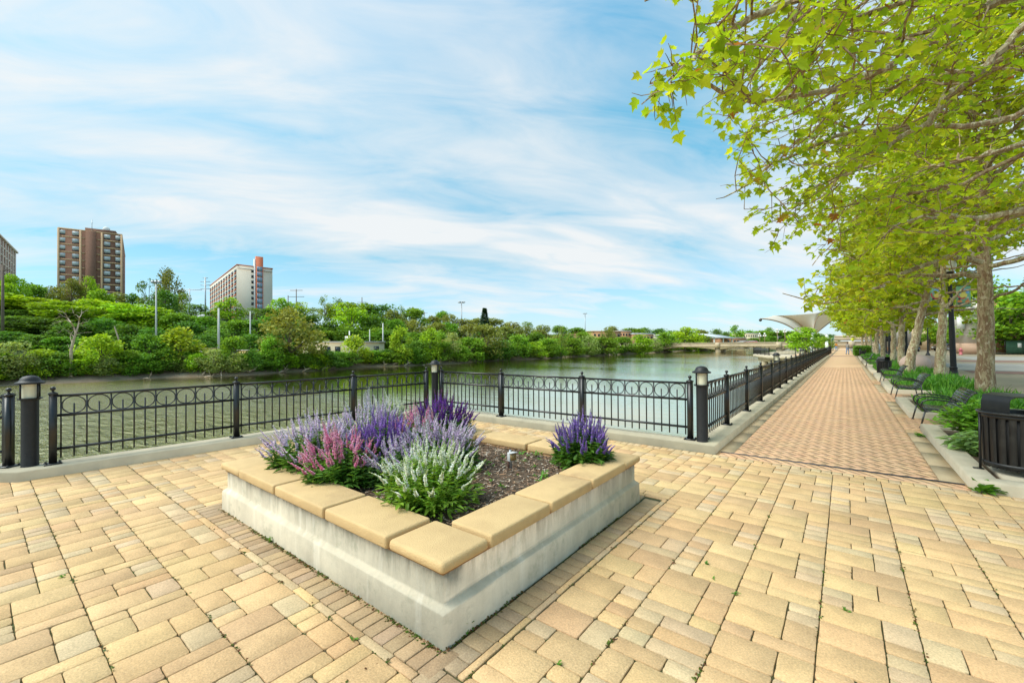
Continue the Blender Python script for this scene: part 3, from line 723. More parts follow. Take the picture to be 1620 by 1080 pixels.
# ground light in the planter
p = G(808, 741, .42); t = thing('garden_spotlight', 'small grey box spotlight on a dark stake in the planter mulch', 'garden light', (p[0], p[1], .41), math.radians(-20))
mb = MB(); mb.box((-.014, .005, .09), (.022, .022, .22)); mb.build('stake', [M_steel], t)
mb = MB(); mb.box((-.014, -.02, .045), (.02, .012, .11)); mb.build('bracket', [mat('rusty_bracket', (.12, .05, .03), .8, var=(.05, .03, .025), vscale=40)], t)
mb = MB(); mb.bbox((.022, 0, .14), (.05, .085, .09), .006, 2); mb.box((.055, 0, .186), (.03, .088, .006)); mb.build('housing', [mat('light_grey_enamel', (.55, .55, .54), .45, var=(.48, .48, .47))], t)
mb = MB(); mb.box((.05, 0, .14), (.006, .07, .07)); mb.build('lens', [mat('amber_glass', (.35, .22, .08), .15)], t)

# ------------------------------------------------------------------ railings
def post_mesh():
    mb = MB(); mb.box((0, 0, .475), (.078, .078, .95)); mb.box((0, 0, .955), (.094, .094, .02)); mb.box((0, 0, .972), (.08, .08, .016), top=.6)
    a = mb.mesh('post')
    mb = MB(); mb.box((0, 0, .008), (.17, .17, .016))
    for i in (-1, 1):
        for j in (-1, 1): mb.lathe([(.012, .016), (.012, .028), (.004, .034)], 6, (i * .065, j * .065, 0))
    b = mb.mesh('base_plate')
    mb = MB(); mb.lathe([(.018, .978), (.012, .992), (.01, .998)] + [(.029 * math.sin(PI * k / 10), 1.025 - .029 * math.cos(PI * k / 10)) for k in range(2, 11)], 14)
    c = mb.mesh('finial', True)
    for me in (a, b, c): me.materials.append(M_black)
    return a, b, c
PM = post_mesh()
def add_post(root, x, y, rz=0., full=True):
    o = link('post', PM[0], root); o.location = (x, y, KH); o.rotation_euler = (0, 0, rz)
    link('base_plate', PM[1], o); link('finial', PM[2], o); return o
PANELS = {}
def panel_meshes(ln, nr):
    key = (round(ln, 3), nr)
    if key in PANELS: return PANELS[key]
    e = .045; a, b = e, ln - e; pit = (b - a - .06) / nr; x0 = a + .03
    pk = MB()
    for i in range(nr + 1): pk.bar((x0 + i * pit, 0, .075), (x0 + i * pit, 0, .92), .017)
    for i in range(nr): pk.bar((x0 + (i + .5) * pit, 0, .075), (x0 + (i + .5) * pit, 0, .81), .017)
    R = []
    for z, hgt in ((.925, .032), (.655, .036), (.2, .034)):
        q = MB(); q.bar((a - .006, 0, z), (b + .006, 0, z), .03, hgt)
        for xx in (a + .015, b - .015): q.lathe([(.008, 0), (.008, .004)], 6, (xx, -.019, z))
        q = q.mesh('rail'); q.materials.append(M_black); R.append(q)
    rg = MB(); rg.ring((0, 0, .79), (0, 1, 0), min(.117, pit * .5 - .004), .0075, 26, 6); rm = rg.mesh('ring', True); rm.materials.append(M_black)
    pm = pk.mesh('picket_panel'); pm.materials.append(M_black)
    PANELS[key] = (pm, R, rm, [x0 + (i + .5) * pit for i in range(nr)]); return PANELS[key]
def add_panel(root, p, q, nr, subs=True):
    d = Vector((q[0] - p[0], q[1] - p[1])); ln = d.length; pm, R, rm, xs = panel_meshes(round(ln, 2), nr)
    o = link('picket_panel', pm, root); o.location = (p[0], p[1], KH); o.rotation_euler = (0, 0, math.atan2(d.y, d.x))
    for r in R: link('rail', r, o)
    for x in xs:
        c = link('ring', rm, o); c.location = (x, 0, 0)
r1 = thing('river_railing', 'black ring topped iron railing on the left side of the plaza facing the dead tree', 'railing', (0, 0, 0), 0, 'river railings')
LP = [(-8.51, .67), (-8.38, 2.84), (-8.25, 5.0), (-8.10, 6.88)]
for p in LP: add_post(r1, *p, math.radians(-3))
for p, q, n in zip(LP, LP[1:], (8, 8, 7)): add_panel(r1, p, q, n)
r2 = thing('river_railing', 'black ring topped iron railing straight behind the planter between two bollard lamps', 'railing', (0, 0, 0), 0, 'river railings')
LP = [(-7.92, 7.2), (-6.0, 7.22), (-4.0, 7.26), (-2.02, 7.3)]
for p in LP: add_post(r2, *p)
for p, q in zip(LP, LP[1:]): add_panel(r2, p, q, 7)
r3 = thing('river_railing', 'long black iron railing running away beside the brick promenade', 'railing', (0, 0, 0), 0, 'river railings')
Y = [7.52] + [9.05 + 2.1 * i for i in range(29)]
for y in Y[1:]: add_post(r3, -1.82, y)
o = link('post', PM[0], r3); o.location = (-1.82, 7.5, KH); o.scale = (.5, .5, .96); link('base_plate', PM[1], o)
add_panel(r3, (-1.82, 7.5), (-1.82, 9.05), 5)
for a, b in zip(Y[1:], Y[2:]): add_panel(r3, (-1.82, a), (-1.82, b), 7)
r4 = thing('river_railing', 'black iron railing turning off beyond the left bollard at the picture edge', 'railing', (0, 0, 0), 0, 'river railings')
e = (-8.80, .29); f = (e[0] - .786 * 2.1, e[1] - .618 * 2.1)
for p in (e, f): add_post(r4, *p, math.radians(38))
add_panel(r4, e, f, 8)
# bollard lamps
def bollard(x, y, label, rz=0.):
    t = thing('bollard_lamp', label, 'bollard lamp', (x, y, KH), rz, 'bollard lamps along the river railing')
    mb = MB(); mb.lathe([(.088, 0), (.084, .012), (.084, .88), (.092, .885), (.092, .895)], 26)
    for z in (.05, .16): mb.lathe([(.007, 0), (.007, .005)], 6, (.0, -.084, z))
    mb.build('post', [M_blackdull], t, smooth=True)
    mb = MB(); mb.lathe([(.112, .895), (.118, .9), (.118, .912), (.09, .915)], 26); mb.build('collar', [M_blackdull], t, smooth=True)
    mb = MB(); mb.lathe([(.08, .912), (.08, 1.105)], 26); mb.build('lens', [M_lens], t, smooth=True)
    for k in range(4):
        a = PI / 4 + k * PI / 2 + .3; mb = MB(); mb.bar((.11 * math.cos(a), .11 * math.sin(a), .91), (.11 * math.cos(a), .11 * math.sin(a), 1.11), .016); mb.build('cage_bar', [M_blackdull], t)
    mb = MB(); mb.lathe([(.06, 1.1), (.138, 1.1), (.142, 1.106), (.14, 1.122), (.108, 1.136), (.1, 1.15), (.09, 1.176), (.068, 1.198), (.035, 1.21), (.001, 1.214)], 26); mb.build('cap', [M_blackdull], t, smooth=True)
    return t
b0 = bollard(-1.83, 7.27, 'black bollard lamp at the corner where promenade railing begins')
dup(b0, (-8.63, .47, KH), 1.1, 'black bollard lamp at the left edge of the plaza below the dead tree')
dup(b0, (-8.07, 7.13, KH), .4, 'black bollard lamp in the far railing corner behind the purple sage')
for i, y in enumerate((19.0, 31.6, 44.2)):
    dup(b0, (-2.08, y, KH), .2 * i, ['bollard lamp behind the promenade railing, nearest of the three along it', 'bollard lamp behind the promenade railing, second one along it', 'bollard lamp behind the promenade railing, farthest one along it'][i])
# ------------------------------------------------------------------ planting beds beside the promenade
BEDS = [(7.04, 11.34), (13.06, 16.53), (18.94, 23.03), (24.52, 29.05), (31.2, 37.6), (39.6, 46.5), (48, 64)]
gp, gd, gs, gc = [], [], [], []
for i, (a, b) in enumerate(BEDS):
    x1 = 9.0 if i == 0 else 3.5
    kerb('tan_kerb', [(1.12, a), (x1, a + (.02 if i == 0 else .12)), (x1, b), (1.12, b)][::1], .24, KH, M_kerbtan, closed=True, bev=.02)
    mb = MB(); mb.add([(1.2, a + .1, .07), (x1 - .1, a + .1, .07), (x1 - .1, b - .1, .07), (1.2, b - .1, .07)], [(0, 1, 2, 3)]); struct(mb.build('bed_soil', [M_bedsoil]))
    if i == 0: continue
    k = int((b - a) * (560 if i < 3 else 300)); 
    for _ in range(k):
        x, y = rnd.uniform(1.42, 3.2), rnd.uniform(a + .3, b - .28)
        if i == 1 and x < 1.9 and y > 15.6: continue
        h = rnd.uniform(.2, .46) * (1.25 if x > 1.9 else .85)
        gp.append((x, y, .07)); th = rnd.uniform(0, 2 * PI); t = rnd.uniform(.1, .75); gd.append((math.cos(th) * t, math.sin(th) * t, 1)); gs.append(h)
        gc.append(jit(rnd.choice([(.1, .26, .025), (.14, .33, .035), (.08, .2, .025), (.2, .38, .05)]), .2))
BL_T, BL_F = [(-.045, 0, 0), (.045, 0, 0), (-.04, .5, 0), (.04, .5, 0), (-.022, .82, -.1), (.022, .82, -.1), (0, 1, -.24)], [[0, 1, 3, 2], [2, 3, 5, 4], [4, 5, 6]]
stuff(leaf_batch('bed_grass', gp, gd, [(math.cos(v * 2.4), math.sin(v * 2.4), .1) for v in range(len(gp))], gs, gc, BL_T, BL_F, [M_plant]), 'lush strap leaved grass filling the tree beds beside the promenade', 'grass')
def shrub(x, y, z, r, h, n, label, col, size, T=MID_T, FF=MID_F, name='shrub', seed=1, droop=0.):
    R = np.random.default_rng(seed); t = thing(name, label, 'shrub', (x, y, z)); st = MB(); P0, D0, S0, C0 = [], [], [], []
    for i in range(int(n / 14)):
        a = R.uniform(0, 2 * PI); q = R.uniform(0, 1) ** .5; e = np.array([math.cos(a) * q * r, math.sin(a) * q * r, h * (1 - .55 * q * q) * R.uniform(.75, 1.1)])
        pts = [e * np.array([s ** 1.2, s ** 1.2, s]) for s in np.linspace(0, 1, 5)]; st.tube(pts, [.006, .005, .004, .003, .002], 4, False)
        for k in range(14):
            s = R.uniform(.3, 1.); p = np.array([e[0] * s ** 1.2, e[1] * s ** 1.2, e[2] * s]) + R.normal(0, .02, 3)
            d = np.array([*R.normal(0, 1, 2), R.uniform(-.1, .9) - droop]) + np.array([e[0], e[1], 0]) * .8 / r
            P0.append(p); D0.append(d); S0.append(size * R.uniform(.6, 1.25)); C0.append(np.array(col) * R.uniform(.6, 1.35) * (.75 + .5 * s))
    st.build('stem', [M_bankbark], t); leaf_batch('foliage', P0, D0, [(0, 0, 1)] * len(P0), S0, C0, T, FF, [M_plant], t); return t
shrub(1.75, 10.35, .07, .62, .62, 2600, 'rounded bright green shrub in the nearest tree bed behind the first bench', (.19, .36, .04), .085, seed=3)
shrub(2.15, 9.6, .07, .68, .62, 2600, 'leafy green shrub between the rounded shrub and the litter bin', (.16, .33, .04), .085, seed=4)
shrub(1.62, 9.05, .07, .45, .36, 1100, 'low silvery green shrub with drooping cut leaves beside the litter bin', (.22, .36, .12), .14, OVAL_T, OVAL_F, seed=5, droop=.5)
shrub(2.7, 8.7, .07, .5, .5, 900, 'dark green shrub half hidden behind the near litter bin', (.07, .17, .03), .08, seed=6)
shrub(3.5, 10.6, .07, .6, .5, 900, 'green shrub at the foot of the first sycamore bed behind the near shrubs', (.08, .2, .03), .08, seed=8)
# concrete pad under the bin
mb = MB(); mb.box((1.9, 7.85, .09), (.95, 1.0, .06)); struct(mb.build('bin_pad', [M_kerbtan]))
# ------------------------------------------------------------------ benches
def bench_proto():
    t = thing('park_bench', '', 'bench', (0, 0, 0), 0, 'black slatted benches along the promenade'); Lh = .62
    prof = [(-.27, .335), (-.2, .352), (-.12, .342), (-.04, .332), (.04, .33), (.12, .338), (.18, .36), (.215, .4), (.24, .455), (.262, .515), (.285, .575), (.312, .635), (.345, .69), (.39, .735), (.44, .752)]
    def slats(a, b):
        mb = MB()
        for i in range(a, b):
            p, q = Vector((prof[i][0], 0, prof[i][1])), Vector((prof[i + 1][0], 0, prof[i + 1][1])); d = (q - p); n = Vector((-d.z, 0, d.x)).normalized() * .004; c = (p + q) / 2; hlf = d.normalized() * min(.034, d.length * .42)
            vs = [c + s * hlf + k * n + Vector((0, y, 0)) for y in (-Lh, Lh) for s, k in ((-1, -1), (1, -1), (1, 1), (-1, 1))]
            mb.add(vs, [(3, 2, 1, 0), (4, 5, 6, 7), (0, 1, 5, 4), (1, 2, 6, 5), (2, 3, 7, 6), (3, 0, 4, 7)])
        return mb
    slats(0, 7).build('seat', [M_bench], t); slats(7, 14).build('backrest', [M_bench], t)
    for y in (-Lh, 0, Lh):
        mb = MB(); mb.tube([(x, y, z - .012) for x, z in prof], .011, 6); mb.build('side_frame', [M_bench], t)
        arm = [(.27, .50), (.2, .535), (.05, .56), (-.12, .575), (-.24, .565), (-.31, .525), (-.335, .46), (-.315, .395), (-.275, .335)]
        mb = MB(); mb.tube([(x, y, z) for x, z in arm], .014, 7); mb.build('armrest', [M_bench], t)
    for y in (-Lh, Lh):
        mb = MB(); mb.tube([(-.275, y, .34), (-.31, y, .17), (-.345, y, .01)], .015, 7); mb.box((-.345, y, .006), (.05, .04, .012)); mb.build('leg', [M_bench], t)
        mb = MB(); mb.tube([(.235, y, .43), (.24, y, .25), (.265, y, .1), (.29, y, .01)], .015, 7); mb.box((.29, y, .006), (.05, .04, .012)); mb.build('leg', [M_bench], t)
    return t
M_bench = mat('glossy_black_bench_paint', (.02, .022, .022), .25, spec=.7, bmp=(50, .05, .003))
bn = bench_proto(); bn.location = (1.5, 12.25, 0); bn['label'] = 'nearest black slatted bench on the promenade, just past the litter bin'
for (x, y, lb) in ((1.5, 17.85, 'second black slatted bench along the promenade, in front of the forked sycamore'), (1.52, 23.75, 'third black slatted bench along the promenade, beside the small far litter bin'), (1.45, 38.6, 'fourth black slatted bench, far along the promenade beyond the second litter bin'), (1.45, 47.3, 'farthest black slatted bench, by the clipped hedge')):
    dup(bn, (x, y, 0), rnd.uniform(-.03, .03), lb)
# ------------------------------------------------------------------ litter bins
def bin_proto():
    t = thing('litter_bin', '', 'litter bin', (0, 0, 0), 0, 'black slatted litter bins'); ns = 22
    mb = MB()
    for i in range(ns):
        a = 2 * PI * i / ns; ca, sa = math.cos(a), math.sin(a); w2 = .031
        rr = [(.282, .07), (.288, .12), (.294, .35), (.299, .6), (.302, .70)]
        vs = []
        for r, z in rr:
            for s in (-1, 1):
                for dr in (0, .007): vs.append((ca * (r + dr) - sa * s * w2, sa * (r + dr) + ca * s * w2, z))
        fs = []
        for k in range(len(rr) - 1):
            o = k * 4; fs += [(o + 1, o + 3, o + 7, o + 5), (o, o + 4, o + 6, o + 2), (o, o + 1, o + 5, o + 4), (o + 2, o + 6, o + 7, o + 3)]
        mb.add(vs, fs)
    mb.build('slatted_body', [M_bin], t)
    mb = MB(); mb.lathe([(.26, .07), (.272, .36), (.278, .68)], 28); mb.build('liner', [mat('matte_black_liner', (.012, .012, .013), .7)], t)
    for z, r in ((.115, .296), (.69, .31)): mb = MB(); mb.lathe([(r, z - .022), (r + .006, z - .02), (r + .006, z + .02), (r, z + .022)], 36, caps=False); mb.build('hoop', [M_bin], t)
    mb = MB(); mb.lathe([(.23, .70), (.3, .7), (.338, .712), (.345, .725), (.335, .738), (.3, .742), (.215, .735), (.21, .72), (.21, .5)], 40, caps=False); mb.build('rim', [M_bin], t, smooth=True)
    for k in range(4):
        a = PI / 4 + k * PI / 2 + .2; mb = MB(); mb.tube([(.318 * math.cos(a), .318 * math.sin(a), z) for z in (.02, .35, .715)], .014, 6); mb.box((.335 * math.cos(a), .335 * math.sin(a), .012), (.09, .05, .02), a); mb.build('leg', [M_bin], t)
    mb = MB(); vs = []; q = 7                             # arched bonnet: two wide uprights bent into a flat crown
    arch = [(-.27, .735), (-.268, .86), (-.255, .90), (-.22, .925), (0, .935), (.22, .925), (.255, .90), (.268, .86), (.27, .735)]
    for x, z in arch:
        hw = .15 if abs(x) > .25 else math.sqrt(max(.03, .27 ** 2 - x * x))
        for dy, dz in ((-hw, 0), (hw, 0), (hw, .012), (-hw, .012)): vs.append((x * (1 + (.02 if dz else 0)), dy, z + (dz if abs(x) < .25 else 0)))
    fs = [(i * 4 + j, i * 4 + (j + 1) % 4, (i + 1) * 4 + (j + 1) % 4, (i + 1) * 4 + j) for i in range(8) for j in range(4)]
    mb.add(vs, fs); mb.build('bonnet', [M_bin], t, smooth=True)
    return t
M_bin = mat('black_bin_paint', (.008, .008, .009), .4, var=(.015, .0145, .014), vscale=9, spec=.45, bmp=(30, .1, .004), dirt=((.03, .028, .026), 6.))
bi = bin_proto(); p = G(1557, 752, .115); q = p + rt * .47 + hd * .05; bi.location = (q[0], q[1], .12); bi.rotation_euler = (0, 0, A); bi['label'] = 'large black slatted litter bin with arched top at the right edge'
p = G(1386, 592) ; dup(bi, (1.6, 29.9, 0), 1.1, 'small far black litter bin beside the third bench')
dup(bi, (1.6, 64.8, 0), .3, 'tiny distant litter bin just before the hedge')
# ------------------------------------------------------------------ street lamps
def lamp_proto():
    t = thing('street_lamp', '', 'street lamp', (0, 0, 0), 0, 'black street lamps')
    mb = MB(); mb.lathe([(.3, 0), (.3, .05), (.26, .08), (.25, .2), (.2, .26), (.16, .34), (.13, .4), (.145, .43), (.13, .46), (.115, .62), (.13, .66), (.1, .7)], 20); mb.build('base', [M_blackdull], t, smooth=True)
    mb = MB(); mb.lathe([(.098, .68), (.088, 2.4), (.066, 4.1), (.064, 4.35)], 16); mb.build('pole', [M_blackdull], t, smooth=True)
    mb = MB(); mb.lathe([(.064, 4.33), (.1, 4.36), (.085, 4.42), (.13, 4.5), (.17, 4.54), (.14, 4.56)], 16); mb.build('capital', [M_blackdull], t, smooth=True)
    mb = MB(); mb.lathe([(.13, 4.55), (.2, 4.66), (.225, 4.8), (.2, 4.95), (.13, 5.08), (.05, 5.16), (.02, 5.22), (.002, 5.25)], 18); mb.build('globe', [mat('milky_lamp_globe', (.7, .71, .66), .3)], t, smooth=True)
    return t
la = lamp_proto(); la.location = (3.46, 24.65, 0); la.rotation_euler = Matrix.Rotation(math.radians(-1.6), 3, Vector(tuple(hd))).to_euler(); la['label'] = 'nearest black street lamp between the sycamores, two bright banners on it'
dup(la, (3.95, 47.6, 0), 0, 'second black street lamp, beyond the pink granite ball')
dup(la, (3.9, 64., 0), 0, 'third black street lamp, among the far sycamore trunks'); dup(la, (3.9, 92., 0), 0, 'farthest black street lamp of the row by the promenade')
for px_, d_, lb in ((1468, 62, 'small street lamp across the street left of the forked trunk'), (1493, 66, 'small street lamp across the street right of the forked trunk'), (1402, 75, 'small street lamp across the street by the steel cabinet')):
    q = G(px_, 545 + 1139 / d_ - 1.5); dup(la, (q[0], q[1], 0), 0, lb, (.85, .85, .85))
M_ban = [mat('banner_%s' % n_, c_, .7) for n_, c_ in (('green', (.25, .52, .3)), ('yellow', (.9, .74, .16)), ('blue', (.25, .48, .85)), ('red', (.7, .1, .12)), ('orange', (.85, .26, .08)), ('skin', (.5, .3, .2)), ('dark', (.06, .05, .1)), ('pale', (.75, .75, .7)))]
def banner(x, y, z, ang, w_, h_, label, loc_lamp):
    t = thing('banner', label, 'banner', (x, y, z), ang, 'banners on the street lamp')
    mb = MB(); n = 6
    for s in range(n + 1): pass
    mb.box((0, 0, 0), (w_, .006, h_)); mb.build('cloth', [M_ban[0]], t)
    def disc(cx, cz, r0, r1, a0, a1, m, k=14):
        q = MB(); vs = []
        for i in range(k + 1):
            a = a0 + (a1 - a0) * i / k
            for r in (r0, r1):
                for yy in (-.006, .006): vs.append((cx + r * math.cos(a), yy, cz + r * math.sin(a)))
        fs = [f for i in range(k) for f in ((i * 4, i * 4 + 2, i * 4 + 6, i * 4 + 4), (i * 4 + 1, i * 4 + 5, i * 4 + 7, i * 4 + 3))]
        q.add(vs, fs); q.build('print', [M_ban[m]], t)
    disc(0, .08, .10, .24, .2, PI - .2, 2); disc(0, .06, .001, .15, 0, 2 * PI, 1); disc(-.06, .10, .15, .22, PI * .95, PI * 1.75, 3)
    disc(-.16, -.24, .001, .10, 0, PI, 4); disc(.16, -.24, .001, .10, 0, PI, 4); disc(-.17, -.11, .001, .05, 0, 2 * PI, 6, 10); disc(.17, -.11, .001, .05, 0, 2 * PI, 5, 10); disc(.17, -.07, .001, .045, 0, PI, 7, 8)
    q = MB(); q.box((0, 0, -.29), (w_ * .8, .01, .05)); q.build('print', [M_ban[6]], t)
    for z_ in (h_ / 2, -h_ / 2): q = MB(); s = -1 if loc_lamp > 0 else 1; q.bar((s * (w_ / 2 + .2), 0, z_), (-s * w_ / 2, 0, z_), .016); q.build('bracket', [M_blackdull], t)
z0 = 3.55
for s, lb in ((1, 'bright cartoon style banner on the right side of the near lamp post'), (-1, 'bright cartoon style banner on the left side of the near lamp post behind the trunk')):
    banner(3.38 + rt[0] * .53 * s, 24.55 + rt[1] * .53 * s, z0, A, .58, .86, lb, s)
# ------------------------------------------------------------------ pink granite balls
M_granite = mat('pink_granite', (.58, .4, .32), .6, var=(.5, .36, .3), vscale=20, bmp=(60, .1, .005))
for i, (px_, D_, r, lb) in enumerate(((1448, 23.5, .6, 'pink granite ball by the leaning trunk, larger and to its left'), (1468, 25.5, .52, 'pink granite ball half hidden right of the leaning trunk'))):
    q = G(px_, 542 + 1139 / D_); mb = MB(); mb.sphere((0, 0, r * .86), r, 24, 14, (1.15, 1, .92), .6); o = mb.build('granite_ball', [M_granite], None, smooth=True); o.location = (q[0], q[1], 0); tag(o, lb, 'stone ball', 'pink granite balls')

# ------------------------------------------------------------------ sycamores
def wig(R, a): return np.array([R.normal(0, a), R.normal(0, a), R.normal(0, a)])
LEAFC = [(.36, .48, .022), (.42, .52, .026), (.28, .42, .022), (.49, .53, .038), (.37, .45, .022)]; RUST = [(.36, .14, .035), (.42, .3, .04), (.45, .4, .06)]
def grow(seed, height, r0, lean, nl, zb, R_, leaf, per, T, FF, explicit=(), detail=1., fork=None, nsub=1., keep=None, trunkpts=None, up_=1.):
    R = np.random.default_rng(seed); tr = MB(); br = MB(); lp, ld, ln_, ls, lc = [], [], [], [], []
    if trunkpts is not None:
        pts = [np.array(p, float) for p in trunkpts]; k = len(pts) - 1
    else:
        k = 9; pts = [np.array([lean[0] * s + R.normal(0, .05) * (s > .05), lean[1] * s + R.normal(0, .05) * (s > .05), height * s]) for s in np.linspace(0, 1, k + 1)]
    rad = [r0 * (1.25 if i == 0 else 1) * (1 - .8 * (i / k) ** 1.1) for i in range(len(pts))]
    dense_p = []; dense_r = []
    for i in range(k):
        for s in np.linspace(0, 1, 4, endpoint=False):
            dense_p.append(pts[i] * (1 - s) + pts[i + 1] * s + wig(R, .012 if i else .004)); dense_r.append((rad[i] * (1 - s) + rad[i + 1] * s) * R.uniform(.95, 1.06))
    dense_p.append(pts[-1]); dense_r.append(rad[-1])
    tr.col = (.95, .84, .74) if seed == 12 else (1.25, 1.2, 1.1); tr.tube(dense_p, dense_r, 14)
    P_ = np.array(pts)
    tp = lambda z: np.array([np.interp(z, P_[:, 2], P_[:, 0]), np.interp(z, P_[:, 2], P_[:, 1]), z])
    trad = lambda z: np.interp(z, P_[:, 2], rad)
    def twig(p, d, ln):
        if keep is not None and not keep(p + d * ln * .8): return
        n = 4; q = [p]; dd = d.copy()
        for i in range(n):
            dd = dd + wig(R, .16) + np.array([0, 0, -.03]); dd /= np.linalg.norm(dd); q.append(q[-1] + dd * ln / n)
        br.col = (.62, .5, .4); br.tube(q, [.006, .005, .004, .003, .002], 3, False)
        for j in range(per):
            s = R.uniform(.25, 1.); i = min(n - 1, int(s * n)); c = q[i] + (q[i + 1] - q[i]) * (s * n - i)
            v = np.array([*R.normal(0, 1, 2), R.normal(-.25, .45)]) + dd * .5; v /= np.linalg.norm(v)
            nn = np.array([R.normal(0, .45), R.normal(0, .45), 1.]); pos = c + v * R.uniform(.02, .07)
            if keep is not None and not keep(pos): continue
            lp.append(pos); ld.append(v); ln_.append(nn); ls.append(leaf * R.uniform(.5, 1.2))
            col = LEAFC[R.integers(len(LEAFC))] if R.random() > .02 else RUST[R.integers(3)]
            lc.append(np.array(col) * R.uniform(.75, 1.25))
    def sub(p, d, ln, r):
        if keep is not None and not keep(p + d * ln * .7): ln *= .35
        if keep is not None and not keep(p + d * ln): return
        n = max(3, int(ln / .22)); q = [p]; dd = d.copy()
        for i in range(n):
            dd = dd + wig(R, .13); dd /= np.linalg.norm(dd); q.append(q[-1] + dd * ln / n)
        br.col = (.75, .62, .5); br.tube(q, np.linspace(r, .005, n + 1), 4, False)
        for i in range(1, n + 1):
            for e in range(2 if i < n else 3):
                if R.random() > .82 * nsub: continue
                v = dd * .7 + wig(R, .75); v[2] = v[2] * .7 + .05; v /= np.linalg.norm(v); twig(q[i], v, R.uniform(.2, .42))
    def limb(path, r, s0=.22, bare=0.):
        q = [np.array(p, float) for p in path]; n = len(q)
        dp = []
        for i in range(n - 1):
            for s in np.linspace(0, 1, 4, endpoint=False): dp.append(q[i] * (1 - s) + q[i + 1] * s + wig(R, .018))
        dp.append(q[-1]); m = len(dp); rr = np.linspace(r, .008, m); br.col = (1, .97, .9) if r > .05 else (.8, .7, .6); br.tube(dp, rr, 7 if r > .03 else 5, True)
        tot = sum(np.linalg.norm(dp[i + 1] - dp[i]) for i in range(m - 1)); acc = 0.; nxt = tot * s0
        for i in range(m - 1):
            sg = dp[i + 1] - dp[i]; l = np.linalg.norm(sg); acc += l
            while acc > nxt:
                nxt += R.uniform(.16, .32) / detail; u = sg / (l + 1e-9); t = acc / tot
                if R.random() < bare: continue
                side = np.cross(u, [0, 0, 1.]); side /= (np.linalg.norm(side) + 1e-9)
                v = u * R.uniform(.45, .9) + side * R.choice([-1, 1]) * R.uniform(.4, 1.) + np.array([0, 0, R.normal(.12, .38)]); v /= np.linalg.norm(v)
                sub(dp[i + 1], v, R.uniform(.35, .55) * tot * (1.05 - .72 * t) * .62 + .25, max(.008, rr[i] * .5))
        sub(dp[-1], (dp[-1] - dp[-2]) / (np.linalg.norm(dp[-1] - dp[-2]) + 1e-9), .4, .008)
    for e in explicit: limb(e[0], e[1], e[2] if len(e) > 2 else .2, e[3] if len(e) > 3 else 0.)
    az = R.uniform(0, 6)
    zt = P_[-1, 2]
    for i in range(nl):
        t = i / max(1, nl - 1); z = zb + (zt * .96 - zb) * t ** .9; az += 2.4 + R.normal(0, .25)
        ln = R_ * (1.02 - .75 * t ** 1.5) * R.uniform(.8, 1.1) * (.85 if t < .12 else 1); el = math.radians(8 + 48 * t) * up_ + R.normal(0, .1)
        p = tp(z); d = np.array([math.cos(az) * math.cos(el), math.sin(az) * math.cos(el), math.sin(el)]); q = [p]; n = 6
        for j in range(n):
            d = d + wig(R, .1) + np.array([0, 0, .05 - .05 * j / 2]); d /= np.linalg.norm(d); q.append(q[-1] + d * ln / n)
        limb(q, max(.02, min(.11, trad(z) * .5)))
    return tr, br, (lp, ld, ln_, ls, lc, T, FF)
def sycamore(label, loc, data, rz=0.):
    tr, br, lf = data; t = thing('sycamore_tree', label, 'tree', loc, rz, 'sycamores along the promenade')
    tr.build('trunk', [M_bark], t, smooth=True, cols=True); br.build('limb', [M_bark], t, smooth=True, cols=True)
    leaf_batch('crown', *lf[:5], lf[5], lf[6], [M_leafnear], t); return t
def rel(o, *pp): return [tuple(AT(*p) - np.array(o)) for p in pp]
camz = np.array([0, 0, H])
O0 = np.array([2.76, 9.0, .07])
far_ok = lambda p: np.linalg.norm(p + O0 - camz) > 2.7 and p[0] + O0[0] > -1.3
keep1 = lambda p: p[0] > -3.45 - .12 * max(0, p[2] - 4.5) or (p[2] < 3.3 and p[0] > -4.1 and rnd.random() < .13)
# the near tree: its trunk stands just out of the picture on the right, its low limbs sweep over the promenade
ex0_ = [(rel(O0, (1790, -60, 5.4), (1640, -15, 5.3), (1574, 0, 5.2), (1480, 55, 5.2), (1395, 110, 5.1), (1300, 145, 4.9), (1190, 160, 4.5), (1100, 130, 4.0), (1072, 105, 3.7)), .07, .3),
        (rel(O0, (1790, -20, 5.6), (1620, 35, 5.6), (1560, 110, 5.6), (1500, 150, 5.5), (1470, 190, 5.4), (1400, 235, 5.4), (1330, 285, 5.5), (1270, 330, 5.8)), .06, .3),
        (rel(O0, (1790, -180, 5.2), (1500, -90, 4.8), (1300, -20, 4.3), (1190, 30, 3.9), (1110, 75, 3.6), (1075, 110, 3.4)), .06, .3),
        (rel(O0, (1790, -260, 5.2), (1400, -140, 4.8), (1200, -70, 4.5), (1100, -20, 4.3), (1020, 2, 4.2)), .06, .35),
        (rel(O0, (1790, 60, 5.8), (1600, 190, 6.6), (1450, 205, 6.8), (1320, 215, 6.6), (1220, 260, 6.2), (1146, 312, 5.6)), .06, .3),
        (rel(O0, (1790, 0, 5.8), (1550, 110, 6.6), (1400, 130, 7.2), (1280, 150, 7.2), (1190, 190, 6.8)), .055, .3),
        (rel(O0, (1790, 100, 5.8), (1650, 230, 6.6), (1520, 290, 7.2), (1420, 310, 7.4), (1310, 330, 7.2)), .05, .3),
        (rel(O0, (1790, -120, 5.4), (1600, -60, 5.8), (1420, 10, 6.0), (1280, 50, 6.), (1150, 90, 5.6)), .05, .3)]
sycamore('near overhanging sycamore whose leafy branches fill the top right corner', O0, grow(11, 9.5, .2, (0, 0), 13, 3.4, 4.6, .098, 4, PLANE_T, PLANE_F, ex0_, 1.25, keep=far_ok, nsub=1.))
O1 = np.array([2.76, 15.9, .07])
